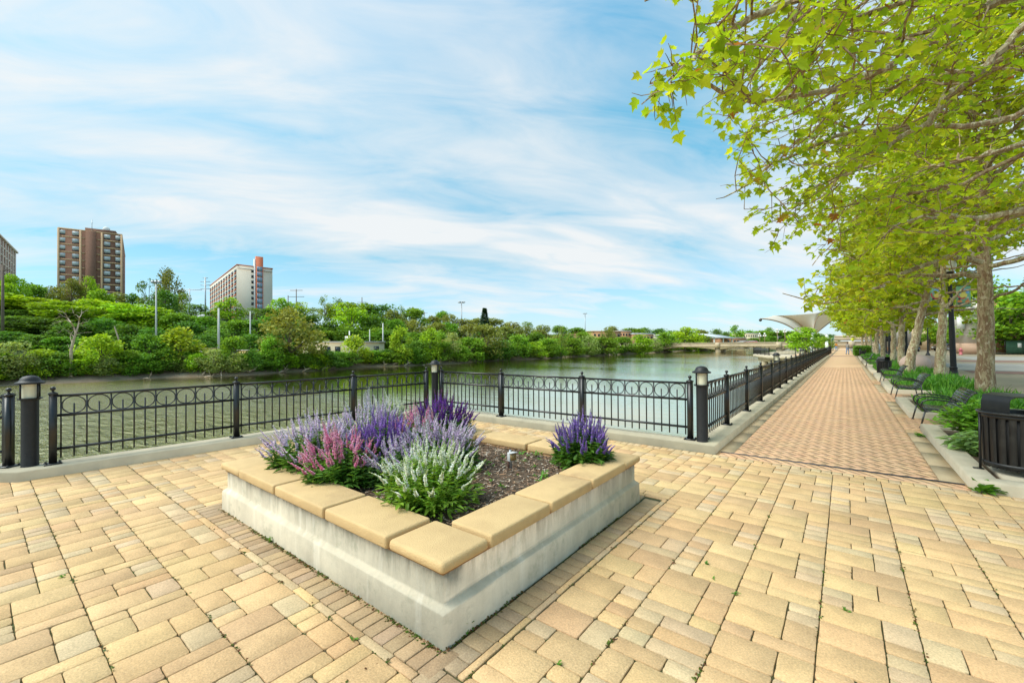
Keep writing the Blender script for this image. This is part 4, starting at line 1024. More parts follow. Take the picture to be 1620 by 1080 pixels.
tp1 = [(.02, .02, 0), (.04, .03, 1.2), (.06, .05, 2.4), (.05, .05, 3.6), (.03, .05, 4.8), (.14, .12, 6.2), (.35, .1, 7.6), (.3, .1, 9.2), (.2, .15, 11)]
ex1_ = [(rel(O1, (1553, 413, 10.7), (1500, 405, 10.6), (1440, 428, 10.5), (1395, 452, 10.3), (1350, 474, 10.), (1300, 480, 9.7), (1238, 464, 9.4)), .075, .45, .45),
        (rel(O1, (1562, 475, 10.7), (1600, 461, 10.6), (1640, 438, 10.4), (1700, 410, 10)), .045, .4),
        (rel(O1, (1556, 330, 10.8), (1480, 300, 10.6), (1400, 330, 10.2), (1330, 370, 9.8), (1285, 420, 9.4)), .06, .3),
        (rel(O1, (1558, 280, 10.9), (1450, 240, 10.8), (1350, 270, 10.3), (1290, 300, 9.9)), .06, .3)]
sycamore('big sycamore trunk with flaking bark behind the nearest bench', O1, grow(12, 11, .172, (0, 0), 42, 3.3, 4.4, .13, 6, MID_T, MID_F, ex1_, 1.35, trunkpts=tp1, keep=lambda p: keep1(p) and not (p[0] > -1.2 and p[1] > .2 and p[2] < 4.8)))
O2 = np.array([2.83, 22.9, .07])
tp2 = [(0, 0, 0), (.02, 0, 1.0), (.1, 0, 2.2), (.12, .0, 3.0), (.1, .02, 3.6), (.15, .05, 5), (.1, .1, 7), (.1, .1, 9.6)]
ex2_ = [(rel(O2, (1489, 497, 16.15), (1502, 478, 16.), (1515, 463, 15.8), (1532, 448, 15.6), (1560, 420, 15.4)), .08, .5), (rel(O2, (1492, 490, 16.1), (1520, 483, 15.8), (1550, 473, 15.4), (1580, 462, 15)), .06, .5, .5)]
sycamore('forked sycamore left of the near street lamp', O2, grow(13, 9.6, .16, (0, 0), 36, 3.2, 4.5, .135, 6, QUAD_T, QUAD_F, ex2_, 1.2, trunkpts=tp2, keep=lambda p: keep1(p) and not (p[0] > -.45 and p[2] < 4.7)))
O3 = (2.2, 25.9, .07)
pr3 = sycamore('leaning pale sycamore in front of the pink granite balls', O3, grow(14, 9.2, .175, (1.5, .1), 40, 2.8, 3.9, .155, 7, QUAD_T, QUAD_F, detail=1.2, keep=lambda p: not (p[0] > 0 and p[1] < .6 and p[2] < 4.9)))
pr4 = sycamore('brown barked sycamore beside the far litter bin', (2.63, 40.5, .07), grow(15, 9.2, .17, (.3, 0), 42, 2.5, 4.1, .18, 8, QUAD_T, QUAD_F, detail=1.2))
k = 0
for (x, y, rz, s, lb) in ((2.4, 45.4, 2., .92, 'slim pale sycamore just left of the brown barked one'), (2.6, 33.6, 4.2, 1., 'sycamore half hidden behind the leaning one'), (2.7, 52.5, 1.1, 1., ''), (2.65, 58.5, 3., .95, ''), (2.8, 66, 5, 1.02, ''), (2.6, 74, .4, .97, ''), (2.8, 82, 2.2, 1., ''), (2.7, 90, 3.9, 1., ''), (2.7, 99, 5.5, 1., ''), (2.7, 108, 1.9, 1., ''), (2.7, 118, 1., 1., '')):
    dup(pr4 if k % 2 else pr3 if k > 3 else pr4, (x, y, .07), rz, lb or '%s sycamore of the far promenade row beyond the steel cabinet' % ['first', 'second', 'third', 'fourth', 'fifth', 'sixth', 'seventh', 'eighth', 'last'][k - 2], (s, s, s)); k += 1
# ------------------------------------------------------------------ street on the right
def sheet(name, x0, x1, y0, y1, z, m):
    mb = MB(); mb.add([(x0, y0, z), (x1, y0, z), (x1, y1, z), (x0, y1, z)], [(0, 1, 2, 3)]); return struct(mb.build(name, [m]))
sheet('cross_street', 5.5, 90, 37, 49, -.012, M_road)
sheet('brick_crossing', 5.5, 90, 34, 36.6, -.012, M_redband); sheet('brick_crossing', 8, 90, 53, 57, -.012, M_redband)
sheet('street', 9.5, 90, 58, 72, -.012, M_road)
sheet('pavement_joint', 5, 60, 30.6, 30.66, -.014, M_road); sheet('pavement_joint', 5, 60, 25.6, 25.64, -.014, M_road); sheet('pavement_joint', 8.2, 8.26, -5, 30, -.014, M_road)
M_tan = mat('tan_wall_panels', (.55, .42, .27), .9, var=(.48, .36, .23), vscale=1.5)
M_stone = mat('pale_stone_panels', (.55, .49, .43), .8, var=(.5, .44, .39), vscale=1.2)
M_brick2 = mat('orange_brick', (.42, .22, .11), .9, var=(.34, .17, .09), vscale=9)
M_dark = mat('dark_glass', (.03, .035, .04), .15, spec=.6)
M_green = mat('green_screen_cloth', (.03, .09, .05), .9, var=(.02, .06, .035), vscale=3)
# stone corner building
bx, by = 13.0, 85.2
t = thing('stone_building', 'pale stone panelled building corner behind the big sycamore trunk', 'building', (bx, by, 0))
mb = MB(); mb.box((1.4, 5, 4.3), (2.8, 10, 5.6)); mb.build('wall', [M_stone], t)
mb = MB(); mb.box((1.4, 5, .75), (3.0, 10.2, 1.5)); mb.build('base_course', [mat('pink_granite_base', (.46, .3, .2), .7, var=(.4, .26, .18), vscale=3)], t)
for z in (2.9, 4.3, 5.7):
    mb = MB(); mb.box((1.4, 5, z), (2.82, 10.02, .05)); mb.build('panel_joint', [mat('dark_joint', (.2, .18, .16), .9)], t)  # thin dark bands mark the joints between the stone panels
mb = MB(); mb.box((-.35, -.2, 4.4), (.7, .5, 1.8)); mb.build('projecting_sign', [M_white], t)
mb = MB(); mb.box((1.5, -.3, 5.4), (.5, .4, .25)); mb.build('wall_lamp', [M_white], t)
t = thing('brick_building', 'orange brick building with dark bands behind the tree at the right edge', 'building', (20, 96, 0))
mb = MB(); mb.box((12, 8, 4.4), (26, 16, 9)); mb.build('wall', [M_brick2], t)
for z in (2.2, 3.6, 5.4): mb = MB(); mb.box((12, 8, z), (26.04, 16.04, .16)); mb.build('brick_band', [mat('dark_brick_band', (.2, .1, .06), .9)], t)
mb = MB(); mb.box((1.6, -.3, 3.), (.35, .35, 6)); mb.build('downpipe', [M_white], t)
for x in (5, 9, 13, 17): mb = MB(); mb.box((x, .02, 3.2), (1.6, .1, 2.2)); mb.build('window', [M_dark], t)
t = thing('tan_building', 'long low tan building across the street behind the parked cars', 'building', (10, 128, 0))
mb = MB(); mb.box((14, 6, 2.6), (36, 12, 5.2)); mb.build('wall', [M_tan], t); mb = MB(); mb.box((14, 6, 5.3), (36.4, 12.4, .3)); mb.build('parapet', [M_stone], t)
for x in (2, 7, 12, 18, 24): mb = MB(); mb.box((x, -.02, 1.9), (2.2, .1, 1.8)); mb.build('window', [M_dark], t)
t = thing('tan_building', 'small pale corner building with granite base left of the grey parked car', 'building', (5.8, 110, 0))
mb = MB(); mb.box((2, 4, 3.4), (4.2, 8, 5.2)); mb.build('wall', [M_stone], t); mb = MB(); mb.box((2, 4, .4), (4.4, 8.2, .8)); mb.build('base_course', [M_brick2], t)
for x in (.9, 2.9): mb = MB(); mb.box((x, -.01, 2.6), (.8, .08, 1.4)); mb.build('window', [M_dark], t)
# screened fence and gate
t = thing('screened_fence', 'fence with dark green screen cloth beside the big sycamore trunk', 'fence', (16.6, 84.4, 0), .12)
mb = MB(); mb.box((2.4, 0, .95), (4.6, .05, 1.7)); mb.build('screen_cloth', [M_green], t)
for x in (0, 1.6, 3.2, 4.8): mb = MB(); mb.tube([(x, 0, 0), (x, 0, 2)], .04, 6); mb.build('fence_post', [M_black], t)
mb = MB(); mb.box((1.3, -.04, 1.2), (.35, .01, .6)); mb.build('notice', [M_white], t)
t = thing('iron_gate', 'black iron gate with orange notice at the right edge of the picture', 'gate', (21.6, 85.2, 0), .12)
for i in range(26): mb = MB(); mb.tube([(i * .2, 0, .1), (i * .2, 0, 2.1)], .025, 4); mb.build('bar', [M_black], t)
for z in (.2, 2.0): mb = MB(); mb.bar((-.1, 0, z), (5.1, 0, z), .06); mb.build('rail', [M_black], t)
mb = MB(); mb.box((.2, -.06, 1.2), (.3, .02, 1.1)); mb.build('notice', [M_ban[4]], t)
# hydrant
q = G(1520, 561); t = thing('fire_hydrant', 'faded pink red fire hydrant on the far kerb left of the stone corner', 'hydrant', (q[0], q[1], 0)); M_hyd = mat('faded_red_paint', (.5, .13, .14), .6)
mb = MB(); mb.lathe([(.22, 0), (.22, .08), (.15, .1), (.14, .6), (.18, .62), (.18, .68), (.13, .8), (.05, .88), (.05, .95), (.001, .95)], 14); mb.build('body', [M_hyd], t)
for s in (-1, 1): mb = MB(); mb.tube([(s * .1, 0, .5), (s * .26, 0, .5)], .07, 8); mb.build('nozzle', [M_hyd], t)
# cars
def car_proto(col, nm_):
    t = thing('parked_car', '', 'car', (0, 0, 0)); paint = mat('car_paint_' + nm_, col, .25, spec=.7); paint.node_tree.nodes['Principled BSDF'].inputs['Coat Weight'].default_value = .6
    prof = [(-2.2, .35), (-2.22, .75), (-2.05, .95), (-1.2, 1.02), (-.55, 1.42), (.6, 1.46), (1.5, 1.35), (2.1, .98), (2.2, .7), (2.18, .35)]
    mb = MB(); n = len(prof); vs = []
    for wv, k in ((-.86, 1), (-.9, 0), (.9, 0), (.86, 1)):
        for x, z in prof: vs.append((x, wv * (.8 if z > 1.1 else 1), z))
    fs = [(r * n + i, r * n + i + 1, (r + 1) * n + i + 1, (r + 1) * n + i) for r in range(3) for i in range(n - 1)] + [tuple(range(n))[::-1], tuple(range(3 * n, 4 * n))] + [(r * n + n - 1, r * n, (r + 1) * n, (r + 1) * n + n - 1) for r in range(3)]
    mb.add(vs, fs); mb.build('body', [paint], t)
    for s in (-1, 1): mb = MB(); mb.add([(-1.05, s * .875, 1.03), (1.75, s * .875, 1.05), (1.35, s * .735, 1.33), (.5, s * .735, 1.40), (-.5, s * .735, 1.36)], [(0, 1, 2, 3, 4)]); mb.build('side_window', [M_dark], t)
    mb = MB(); mb.add([(2.03, -.72, 1.02), (2.03, .72, 1.02), (1.53, .66, 1.35), (1.53, -.66, 1.35)], [(0, 1, 2, 3)]); mb.build('rear_window', [M_dark], t)
    mb = MB(); mb.add([(-1.2, -.72, 1.05), (-.6, -.66, 1.41), (-.6, .66, 1.41), (-1.2, .72, 1.05)], [(0, 1, 2, 3)]); mb.build('windscreen', [M_dark], t)
    for x in (-1.4, 1.4):
        for s in (-1, 1):
            mb = MB(); mb.tube([(x, s * .92, .33), (x, s * .7, .33)], .33, 16); o = mb.build('wheel', [M_blackdull], t)
            mb = MB(); mb.tube([(x, s * .935, .33), (x, s * .9, .33)], .19, 12); mb.build('rim', [M_steel], o)
    for s in (-1, 1):
        mb = MB(); mb.box((2.2, s * .66, .8), (.05, .34, .16)); mb.build('tail_light', [M_ban[3]], t); mb = MB(); mb.box((-2.2, s * .66, .7), (.06, .34, .14)); mb.build('headlight', [M_white], t)
    return t
c1 = car_proto((.1, .12, .15), 'slate'); q = G(1440, 542 + 1139 / 82); c1.location = (q[0], q[1], 0); c1.rotation_euler = (0, 0, -1.9); c1['label'] = 'dark grey hatchback parked across the street beside the second lamp'
c2 = car_proto((.3, .31, .32), 'silver'); q = G(1500, 542 + 1139 / 84); c2.location = (q[0], q[1], 0); c2.rotation_euler = (0, 0, A); c2['label'] = 'silver car parked behind the near lamp post'
c3 = car_proto((.6, .6, .6), 'white'); q = G(1400, 542 + 1139 / 118); c3.location = (q[0], q[1], 0); c3.rotation_euler = (0, 0, 1.4); c3['label'] = 'white car far along the street beside the steel cabinet'
# cabinet, white benches, hedge, traffic signal
q = G(1391, 542.5 + 1139 / 63); t = thing('steel_cabinet', 'tall grey steel utility cabinet beyond the far tree bed', 'cabinet', (q[0], q[1], 0), A)
mb = MB(); mb.bbox((0, 0, .78), (.48, .4, 1.5), .02, 2); mb.build('body', [mat('grey_green_steel', (.28, .33, .33), .5, var=(.24, .28, .28), vscale=5)], t); mb = MB(); mb.box((0, 0, .03), (.56, .48, .08)); mb.build('plinth', [M_conc], t); mb = MB(); mb.box((0, -.205, .8), (.4, .012, 1.3)); mb.build('door', [M_steel], t)
q = G(1374, 542.5 + 1139 / 60); t = thing('white_bench', 'long white slatted bench beside the hedge in the distance', 'bench', (q[0], q[1], 0), A)
for z in (.42, .62, .8): mb = MB(); mb.box((0, .2 if z > .5 else 0, z), (1.9, .06 if z > .5 else .45, .12)); mb.build('slat', [M_white], t)
for x in (-.9, .9): mb = MB(); mb.box((x, .05, .4), (.1, .5, .86)); mb.build('side_panel', [M_white], t)
hp, hd_, hs_, hc_ = [], [], [], []
hx0, hx1, hy0, hy1, hz1 = .95, 2.6, 70.5, 79, 1.15
for i in range(5200):
    f = rnd.random(); x, y, z = rnd.uniform(hx0, hx1), rnd.uniform(hy0, hy1), rnd.uniform(.05, hz1)
    if f < .35: z = hz1
    elif f < .65: x = hx0
    else: y = hy0
    hp.append((x + rnd.gauss(0, .04), y + rnd.gauss(0, .04), z + rnd.gauss(0, .04))); hd_.append((rnd.gauss(0, 1), rnd.gauss(0, 1), rnd.gauss(.4, 1))); hs_.append(rnd.uniform(.08, .16)); hc_.append(jit(rnd.choice([(.05, .14, .02), (.035, .1, .015), (.07, .17, .025)]), .2))
t = thing('clipped_hedge', 'low clipped box hedge on the right of the far promenade', 'hedge', (0, 0, 0)); leaf_batch('foliage', hp, hd_, [(0, 0, 1)] * len(hp), hs_, hc_, QUAD_T, QUAD_F, [M_leaffar], t)
mb = MB(); mb.box(((hx0 + hx1) / 2, (hy0 + hy1) / 2, hz1 / 2 - .04), (hx1 - hx0 - .12, hy1 - hy0 - .12, hz1 - .1)); mb.build('branches', [mat('hedge_inside', (.03, .06, .012), 1.)], t)
t = thing('traffic_signal', 'black traffic signal with a red light among the far trunks', 'traffic light', (*G(1390, 542 + 1139 / 95)[:2], 0), A)
mb = MB(); mb.tube([(0, 0, 0), (0, 0, 2.6)], .07, 8); mb.build('pole', [M_black], t); mb = MB(); mb.box((0, 0, 3.0), (.4, .3, 1.0)); mb.build('signal_head', [M_black], t)
mr_ = mat('red_signal_lamp', (.6, .03, .02), .4); mr_.node_tree.nodes['Principled BSDF'].inputs['Emission Color'].default_value = (1, .05, .02, 1); mr_.node_tree.nodes['Principled BSDF'].inputs['Emission Strength'].default_value = 1.2
mb = MB(); mb.tube([(0, -.15, 3.33), (0, -.2, 3.33)], .13, 12); mb.build('red_lamp', [mr_], t)
t = thing('warning_sign', 'bright yellow diamond sign at the end of the promenade', 'sign', (1.2, 110, 0), 0)
mb = MB(); mb.tube([(0, 0, 0), (0, 0, 2.6)], .03, 6); mb.build('pole', [M_steel], t); mb = MB(); mb.add([(0, -.04, 1.95), (.42, -.04, 2.37), (0, -.04, 2.79), (-.42, -.04, 2.37), (0, -.02, 1.95), (.42, -.02, 2.37), (0, -.02, 2.79), (-.42, -.02, 2.37)], [(0, 1, 2, 3), (7, 6, 5, 4), (0, 4, 5, 1), (1, 5, 6, 2), (2, 6, 7, 3), (3, 7, 4, 0)]); mb.build('plate', [mat('fluorescent_yellow', (.75, .8, .05), .5)], t)
# ------------------------------------------------------------------ people far down the promenade
def person(x, y, rz, shirt, trousers, hair, label, h=1.72, skin=(.5, .32, .24), stride=.16, bag=False):
    t = thing('person', label, 'person', (x, y, 0), rz)
    J = {'pel': (0, 0, .95), 'wst': (0, 0, 1.1), 'cst': (0, .01, 1.35), 'nck': (0, .01, 1.5), 'hd1': (0, -.02, 1.58), 'hd2': (0, -.02, 1.7),
         'hl': (-.09, 0, .9), 'kl': (-.1, -stride * .6, .5), 'al': (-.1, -stride * .6 + .05, .08), 'tl': (-.1, -stride * .6 - .12, .03), 'hr': (.09, 0, .9), 'kr': (.1, stride * .25, .5), 'ar': (.1, stride * 1.1, .1), 'tr': (.1, stride * 1.1 - .13, .03),
         'sl': (-.18, .01, 1.42), 'el': (-.24, .05, 1.15), 'wl': (-.25, -.03, .92), 'fl': (-.25, -.06, .82), 'sr': (.18, .01, 1.42), 'er': (.24, -.02, 1.15), 'wr': (.25, -.1, .93), 'fr': (.25, -.13, .83)}
    Rr = {'pel': .15, 'wst': .135, 'cst': .15, 'nck': .06, 'hd1': .085, 'hd2': .09, 'hl': .1, 'kl': .068, 'al': .05, 'tl': .04, 'hr': .1, 'kr': .068, 'ar': .05, 'tr': .04, 'sl': .075, 'el': .048, 'wl': .035, 'fl': .035, 'sr': .075, 'er': .048, 'wr': .035, 'fr': .035}
    E_ = [('pel', 'wst'), ('wst', 'cst'), ('cst', 'nck'), ('nck', 'hd1'), ('hd1', 'hd2'), ('pel', 'hl'), ('hl', 'kl'), ('kl', 'al'), ('al', 'tl'), ('pel', 'hr'), ('hr', 'kr'), ('kr', 'ar'), ('ar', 'tr'), ('cst', 'sl'), ('sl', 'el'), ('el', 'wl'), ('wl', 'fl'), ('cst', 'sr'), ('sr', 'er'), ('er', 'wr'), ('wr', 'fr')]
    ks = list(J); me = bpy.data.meshes.new('body'); me.from_pydata([J[k] for k in ks], [(ks.index(a), ks.index(b)) for a, b in E_], [])
    o = link('body', me, t); sk = o.modifiers.new('skin', 'SKIN')
    for i, k in enumerate(ks): me.skin_vertices[0].data[i].radius = (Rr[k], Rr[k]); me.skin_vertices[0].data[i].use_root = (k == 'pel')
    o.modifiers.new('sub', 'SUBSURF').levels = 1; o.modifiers['sub'].render_levels = 2
    m, nt, b, out = nm('clothed_figure'); sx = N(nt, 'ShaderNodeSeparateXYZ'); L(nt, coords(nt), sx.inputs[0]); mr = N(nt, 'ShaderNodeMapRange'); mr.inputs[2].default_value = 1.8; L(nt, sx.outputs[2], mr.inputs[0])
    r = N(nt, 'ShaderNodeValToRGB'); r.color_ramp.interpolation = 'CONSTANT'; e = r.color_ramp.elements
    for p_, c_ in ((.06, trousers), (.54, shirt), (.835, skin)): e.new(p_).color = (*c_, 1)
    e[0].color = (.05, .04, .04, 1); L(nt, mr.outputs[0], r.inputs[0]); L(nt, r.outputs[0], b.inputs['Base Color']); b.inputs['Roughness'].default_value = .9; me.materials.append(m)
    mb = MB(); mb.sphere((0, .015, 1.69), .105, 12, 8, (1, 1.08, .9)); mb.build('hair', [mat('hair', hair, .8)], t, smooth=True)
    mb = MB(); mb.box((0, -.115, 1.63), (.03, .03, .04)); mb.build('nose', [mat('skin', skin, .6)], t)
    return t
q = G(1341, 560.8); person(q[0], q[1], 2.6, (.3, .27, .24), (.16, .25, .42), (.12, .08, .05), 'person in a grey top and blue jeans walking on the far promenade')
q = G(1323, 554.); person(q[0], q[1], -.3, (.8, .25, .03), (.15, .28, .5), (.1, .06, .04), 'person in an orange top and blue jeans at the far promenade end')

# ------------------------------------------------------------------ river deck beyond the railing
t = thing('river_deck', 'concrete viewing deck on columns over the river beyond the railing', 'deck', (-5.5, 71, 0))
mb = MB(); mb.prism([(-6.2, 6.6), (-2.9, -2.6), (3.4, -2.6), (3.4, 30), (-6.2, 30)], -.45, -.03); mb.build('slab', [M_kerbtan], t)
mb = MB(); mb.prism([(-5.4, 6.), (-2.4, -2.), (3.2, -2.), (3.2, 28), (-5.4, 28)], -1., -.46); mb.build('edge_beam', [M_conc], t)
for x, y in ((-4.1, 3.2), (-2.2, -1.2), (-.2, -1.5), (-5, 9)): mb = MB(); mb.lathe([(.42, -1.9), (.42, -.98)], 14, (x, y, 0)); mb.build('column', [M_conc], t)
t = thing('deck_railing', 'black iron railing round the viewing deck over the river', 'railing', (-5.5, 71, 0))
def simple_rail(root, p, q):
    d = Vector((q[0] - p[0], q[1] - p[1], 0)); ln = d.length; n = max(1, int(ln / 2)); mb = MB(); st = int(ln / .16)
    for i in range(st + 1): c = Vector((*p, 0)) + d * i / st; mb.bar(c + Vector((0, 0, .08)), c + Vector((0, 0, 1.)), .022)
    for z in (.2, .75, 1.02): mb.bar(Vector((*p, z)), Vector((*q, z)), .045)
    mb.build('picket_panel', [M_black], root)
    for i in range(n + 1): c = Vector((*p, 0)) + d * i / n; m2 = MB(); m2.bar(c, c + Vector((0, 0, 1.15)), .09); m2.build('post', [M_black], root)
for p, q in (((-6.1, 14), (-6.1, 6.6)), ((-6.1, 6.6), (-2.85, -2.5)), ((-2.85, -2.5), (.2, -2.5)), ((.6, -.4), (3.2, 4))): simple_rail(t, p, q)
t = thing('end_railing', 'short black railing at the end of the promenade beyond the red brick band', 'railing', (-1.9, 74, 0)); simple_rail(t, (0, 0), (0, 16))
# ------------------------------------------------------------------ tensile canopy
M_fabric = leafmat('canopy_fabric', .35, 0., 0., .6, .2, through=(1., .95, .88)); M_pipe = mat('brown_canopy_pipe', (.3, .2, .12), .6)
t = thing('fabric_canopy', 'large cream tensile fabric canopy with curved ribs above the small tree', 'canopy', (0, 0, 0))
D = 92
tipA, tipB, tipC = AT(1203, 503.5, 86), AT(1224, 499, 92), AT(1298, 494, 92)
footA, footB, footC = AT(1268, 530, 90), AT(1276, 526, 96), AT(1288, 524, 92)
def bez(a, c, b, n=16): return [(1 - s) ** 2 * a + 2 * s * (1 - s) * c + s * s * b for s in np.linspace(0, 1, n + 1)]
ra = bez(tipA, AT(1242, 505, 88), footA); rb = bez(tipB, AT(1262, 500, 94), footB); rc_ = bez(tipC, AT(1287, 508, 92), footC); rd = bez(AT(1345, 488, 100), AT(1312, 508, 97), AT(1292, 526, 94))
mb = MB(); mb.col = (.8, .74, .64)
for u_, v_ in ((ra, rb), (rb, rc_), (rc_, rd)):
    q = 10; o = len(mb.v); vs = []
    for i in range(17):
        for j in range(q + 1):
            s = j / q; p = u_[i] * (1 - s) + v_[i] * s; p = p - np.array([0, 0, (.25 * 4) * s * (1 - s) * (1 - i / 16) * .6]); vs.append(tuple(p))
    mb.add(vs, [(i * (q + 1) + j, i * (q + 1) + j + 1, (i + 1) * (q + 1) + j + 1, (i + 1) * (q + 1) + j) for i in range(16) for j in range(q)])
o = mb.build('membrane', [M_fabric], t, smooth=True, cols=True)
so_ = o.modifiers.new('thick', 'SOLIDIFY'); so_.thickness = .04
for r_ in (ra, rb, rc_, rd): mb = MB(); mb.tube([p - np.array([0, 0, .08]) for p in r_], .11, 7); mb.build('rib', [M_pipe], t, smooth=True)
for px_, D_ in ((1283, 92), (1307, 92)):
    q = G(px_ + 1, 544 + 1139 / D_); mb = MB(); mb.tube([(q[0], q[1], -.3), tuple(AT(px_ + 1, 531, D_))], .3, 12); mb.build('mast', [M_white], t, smooth=True)
for p in (tipA, tipB, tipC): mb = MB(); mb.sphere(tuple(p - np.array([0, 0, .35])), .3, 10, 6); mb.build('floodlight', [M_black], t)
sheet('stage_plaza', -11, -1.6, 80, 160, -.012, M_pavement)
# ------------------------------------------------------------------ bridges
M_bridge = mat('bridge_concrete', (.5, .4, .27), .9, var=(.42, .33, .22), vscale=.5, dirt=((.3, .24, .17), .3)); M_under = mat('bridge_underside', (.25, .2, .15), .9)
YB = 172
t = thing('arch_bridge', 'tan concrete arch bridge crossing the river in the distance', 'bridge', (0, YB, 0))
mb = MB(); piers = [-58, -36.5, -17.5, 1.5]
mb.prism([(-75, -5), (40, -5), (40, 5), (-75, 5)], .55, 1.35); mb.build('deck', [M_bridge], t)
for i in range(3):
    a, b = piers[i] + .8, piers[i + 1] - .8; vs = []; n = 14
    for yy in (-4.9, 4.9):
        for j in range(n + 1):
            s = j / n; x = a + (b - a) * s; vs.append((x, yy, .56)); vs.append((x, yy, .45 - 1.0 * (2 * s - 1) ** 2))
    m = 2 * (n + 1); fs = []
    for j in range(n): k = 2 * j; fs += [(k, k + 1, k + 3, k + 2), (m + k, m + k + 2, m + k + 3, m + k + 1), (k + 1, m + k + 1, m + k + 3, k + 3)]
    mb = MB(); mb.add(vs, fs); mb.build('arch_span', [M_bridge], t)
for x in piers[:3] + [1.5]: mb = MB(); mb.box((x, 0, -.9), (1.6, 9, 2.9)); mb.box((x, -5.05, 1.2), (1.5, .5, 1.9)); mb.build('pier', [M_bridge], t)
mb = MB(); mb.box((-17.5, -4.85, 1.72), (115, .3, .75)); mb.box((-17.5, 4.85, 1.72), (115, .3, .75)); mb.build('parapet', [M_bridge], t)
mb = MB(); mb.box((-17.5, -4.9, 2.12), (115.1, .5, .1)); mb.build('coping', [M_kerbtan], t)
def small_lamp(x, y, z, h, label, grp='twin globe lamps on the far bridge'):
    t = thing('bridge_lamp', label, 'street lamp', (x, y, z), 0, grp); mb = MB(); mb.tube([(0, 0, 0), (0, 0, h)], .09, 6); mb.build('pole', [M_pipe], t)
    for dx, dz in ((-.3, -.5), (.3, -.5), (0, .25)): mb = MB(); mb.sphere((dx, 0, h + dz), .3, 8, 6); mb.build('globe', [M_white], t)
for i, px_ in enumerate((1202, 1210, 1230, 1242)):
    q = AT(px_, 545, 150); s = (YB - 4.6) / q[1]; small_lamp(q[0] * s, YB - 4.6, 1.4, 4.6 if i > 1 else 3.4, ['leftmost globe lamp on the far bridge', 'second globe lamp on the far bridge, just right of the leftmost', 'tall globe lamp beside the bridge pier', 'rightmost globe lamp on the far bridge'][i])
c4 = car_proto((.55, .05, .05), 'red'); c4.name = 'car'; q = AT(1188, 543, 150); s = (YB - 2) / q[1]; c4.location = (q[0] * s, YB - 2, 1.35); c4['label'] = 'red car driving over the far bridge'
c5 = dup(c3, (AT(1172, 543, 150)[0] * s, YB - 2, 1.35), 0, 'white car driving over the far bridge behind the red one'); c5.name = 'car'
t = thing('road_overpass', 'low tan overpass at the far end of the promenade', 'bridge', (0, 190, 0))
mb = MB(); mb.box((12, 0, 3.1), (30, 8, 1.1)); mb.build('deck', [M_bridge], t)
for x in (-2.6, 26): mb = MB(); mb.box((x, 0, 1.3), (1.2, 8, 2.7)); mb.build('pier', [M_bridge], t)
mb = MB(); mb.box((12, -3.9, 3.9), (30, .3, .6)); mb.build('parapet', [M_bridge], t)
# ------------------------------------------------------------------ towers on the far hill
def two(p): return np.array([p[0], p[1]])
def facade_frame(a, b):
    d = b - a; ln = np.linalg.norm(d); ang = math.atan2(d[1], d[0]); return ln, ang
M_bb = mat('brown_brick', (.22, .11, .068), .9, var=(.18, .09, .055), vscale=1.2); M_tanc = mat('tan_concrete_frame', (.55, .36, .2), .9); M_pale = mat('pale_concrete', (.66, .6, .48), .85, var=(.6, .54, .43), vscale=.15)
M_win = mat('tower_window', (.66, .67, .64), .3, var=(.4, .43, .43), vscale=.35); M_winlow = mat('window_lower_sash', (.05, .05, .05), .3); M_coral = mat('coral_panel', (.6, .17, .08), .8); M_bluegl = mat('stair_glass', (.16, .24, .34), .2, var=(.3, .36, .42), vscale=.6)
TB = AT(92, 359, 150); TR = AT(193, 371, 160); TS = AT(198, 406, 198)
a, b, c = two(TB), two(TR), two(TS); ztop = 44.6; z0 = 4.
ln, ang = facade_frame(a, b); t = thing('apartment_tower', 'tall brown brick apartment tower with tan concrete bands on the far hill', 'building', (a[0], a[1], 0), ang)
loc = lambda p: (np.array([[math.cos(ang), math.sin(ang)], [-math.sin(ang), math.cos(ang)]]) @ (p - a))
cl2 = loc(c); dl = loc(c - b + a)
mb = MB(); mb.prism([(0, 0), (ln, 0), tuple(cl2), (cl2[0] - ln, cl2[1])], z0, ztop - .4); mb.build('wall', [M_bb], t)
mb = MB(); mb.prism([(-.1, -.1), (ln + .1, -.1), (cl2[0] + .1, cl2[1]), (cl2[0] - ln, cl2[1])], ztop - .4, ztop + .1); mb.build('parapet', [M_tanc], t)
mb = MB(); mb.box((ln * .62, 8, ztop + .9), (ln * .5, 8, 1.9)); mb.build('penthouse', [M_bb], t)
mb = MB(); mb.tube([(ln * .48, 4, ztop), (ln * .48, 4, ztop + 5)], .1, 5); mb.bar((ln * .46, 4, ztop + 3.8), (ln * .5, 4, ztop + 3.8), .08); mb.build('antenna', [M_steel], t)
mb = MB(); mb.sphere((ln * .7, 6, ztop + 2.4), 1.1, 10, 6, (1, .5, 1)); mb.build('satellite_dish', [M_white], t)
for f in (.006, .338, .672, .994): mb = MB(); mb.box((ln * f, -.1, (z0 + ztop) / 2), (.55, .5, ztop - z0 - .4)); mb.build('pilaster', [M_tanc], t)
mb = MB(); mb.box((ln * .5, -.25, (z0 + ztop) / 2), (ln * .165, .9, ztop - z0 - .2)); mb.build('stair_shaft', [M_bb], t)
for k in range(14):
    z = ztop - 2.95 - 2.72 * k
    if z < z0: break
    for x0, x1 in ((.02, .325), (.35, .415), (.585, .66), (.685, .985)): mb = MB(); mb.box((ln * (x0 + x1) / 2, -.06, z), (ln * (x1 - x0), .3, .42)); mb.build('floor_band', [M_tanc], t)
    for f in (.055, .262, .755, .945):
        mb = MB(); mb.box((ln * f, -.05, z + 1.55), (1.75, .25, 1.35)); o = mb.build('window', [M_win], t)
        mb = MB(); mb.box((ln * f, -.07, z + .72), (1.7, .25, .42)); mb.build('lower_sash', [M_winlow], o)
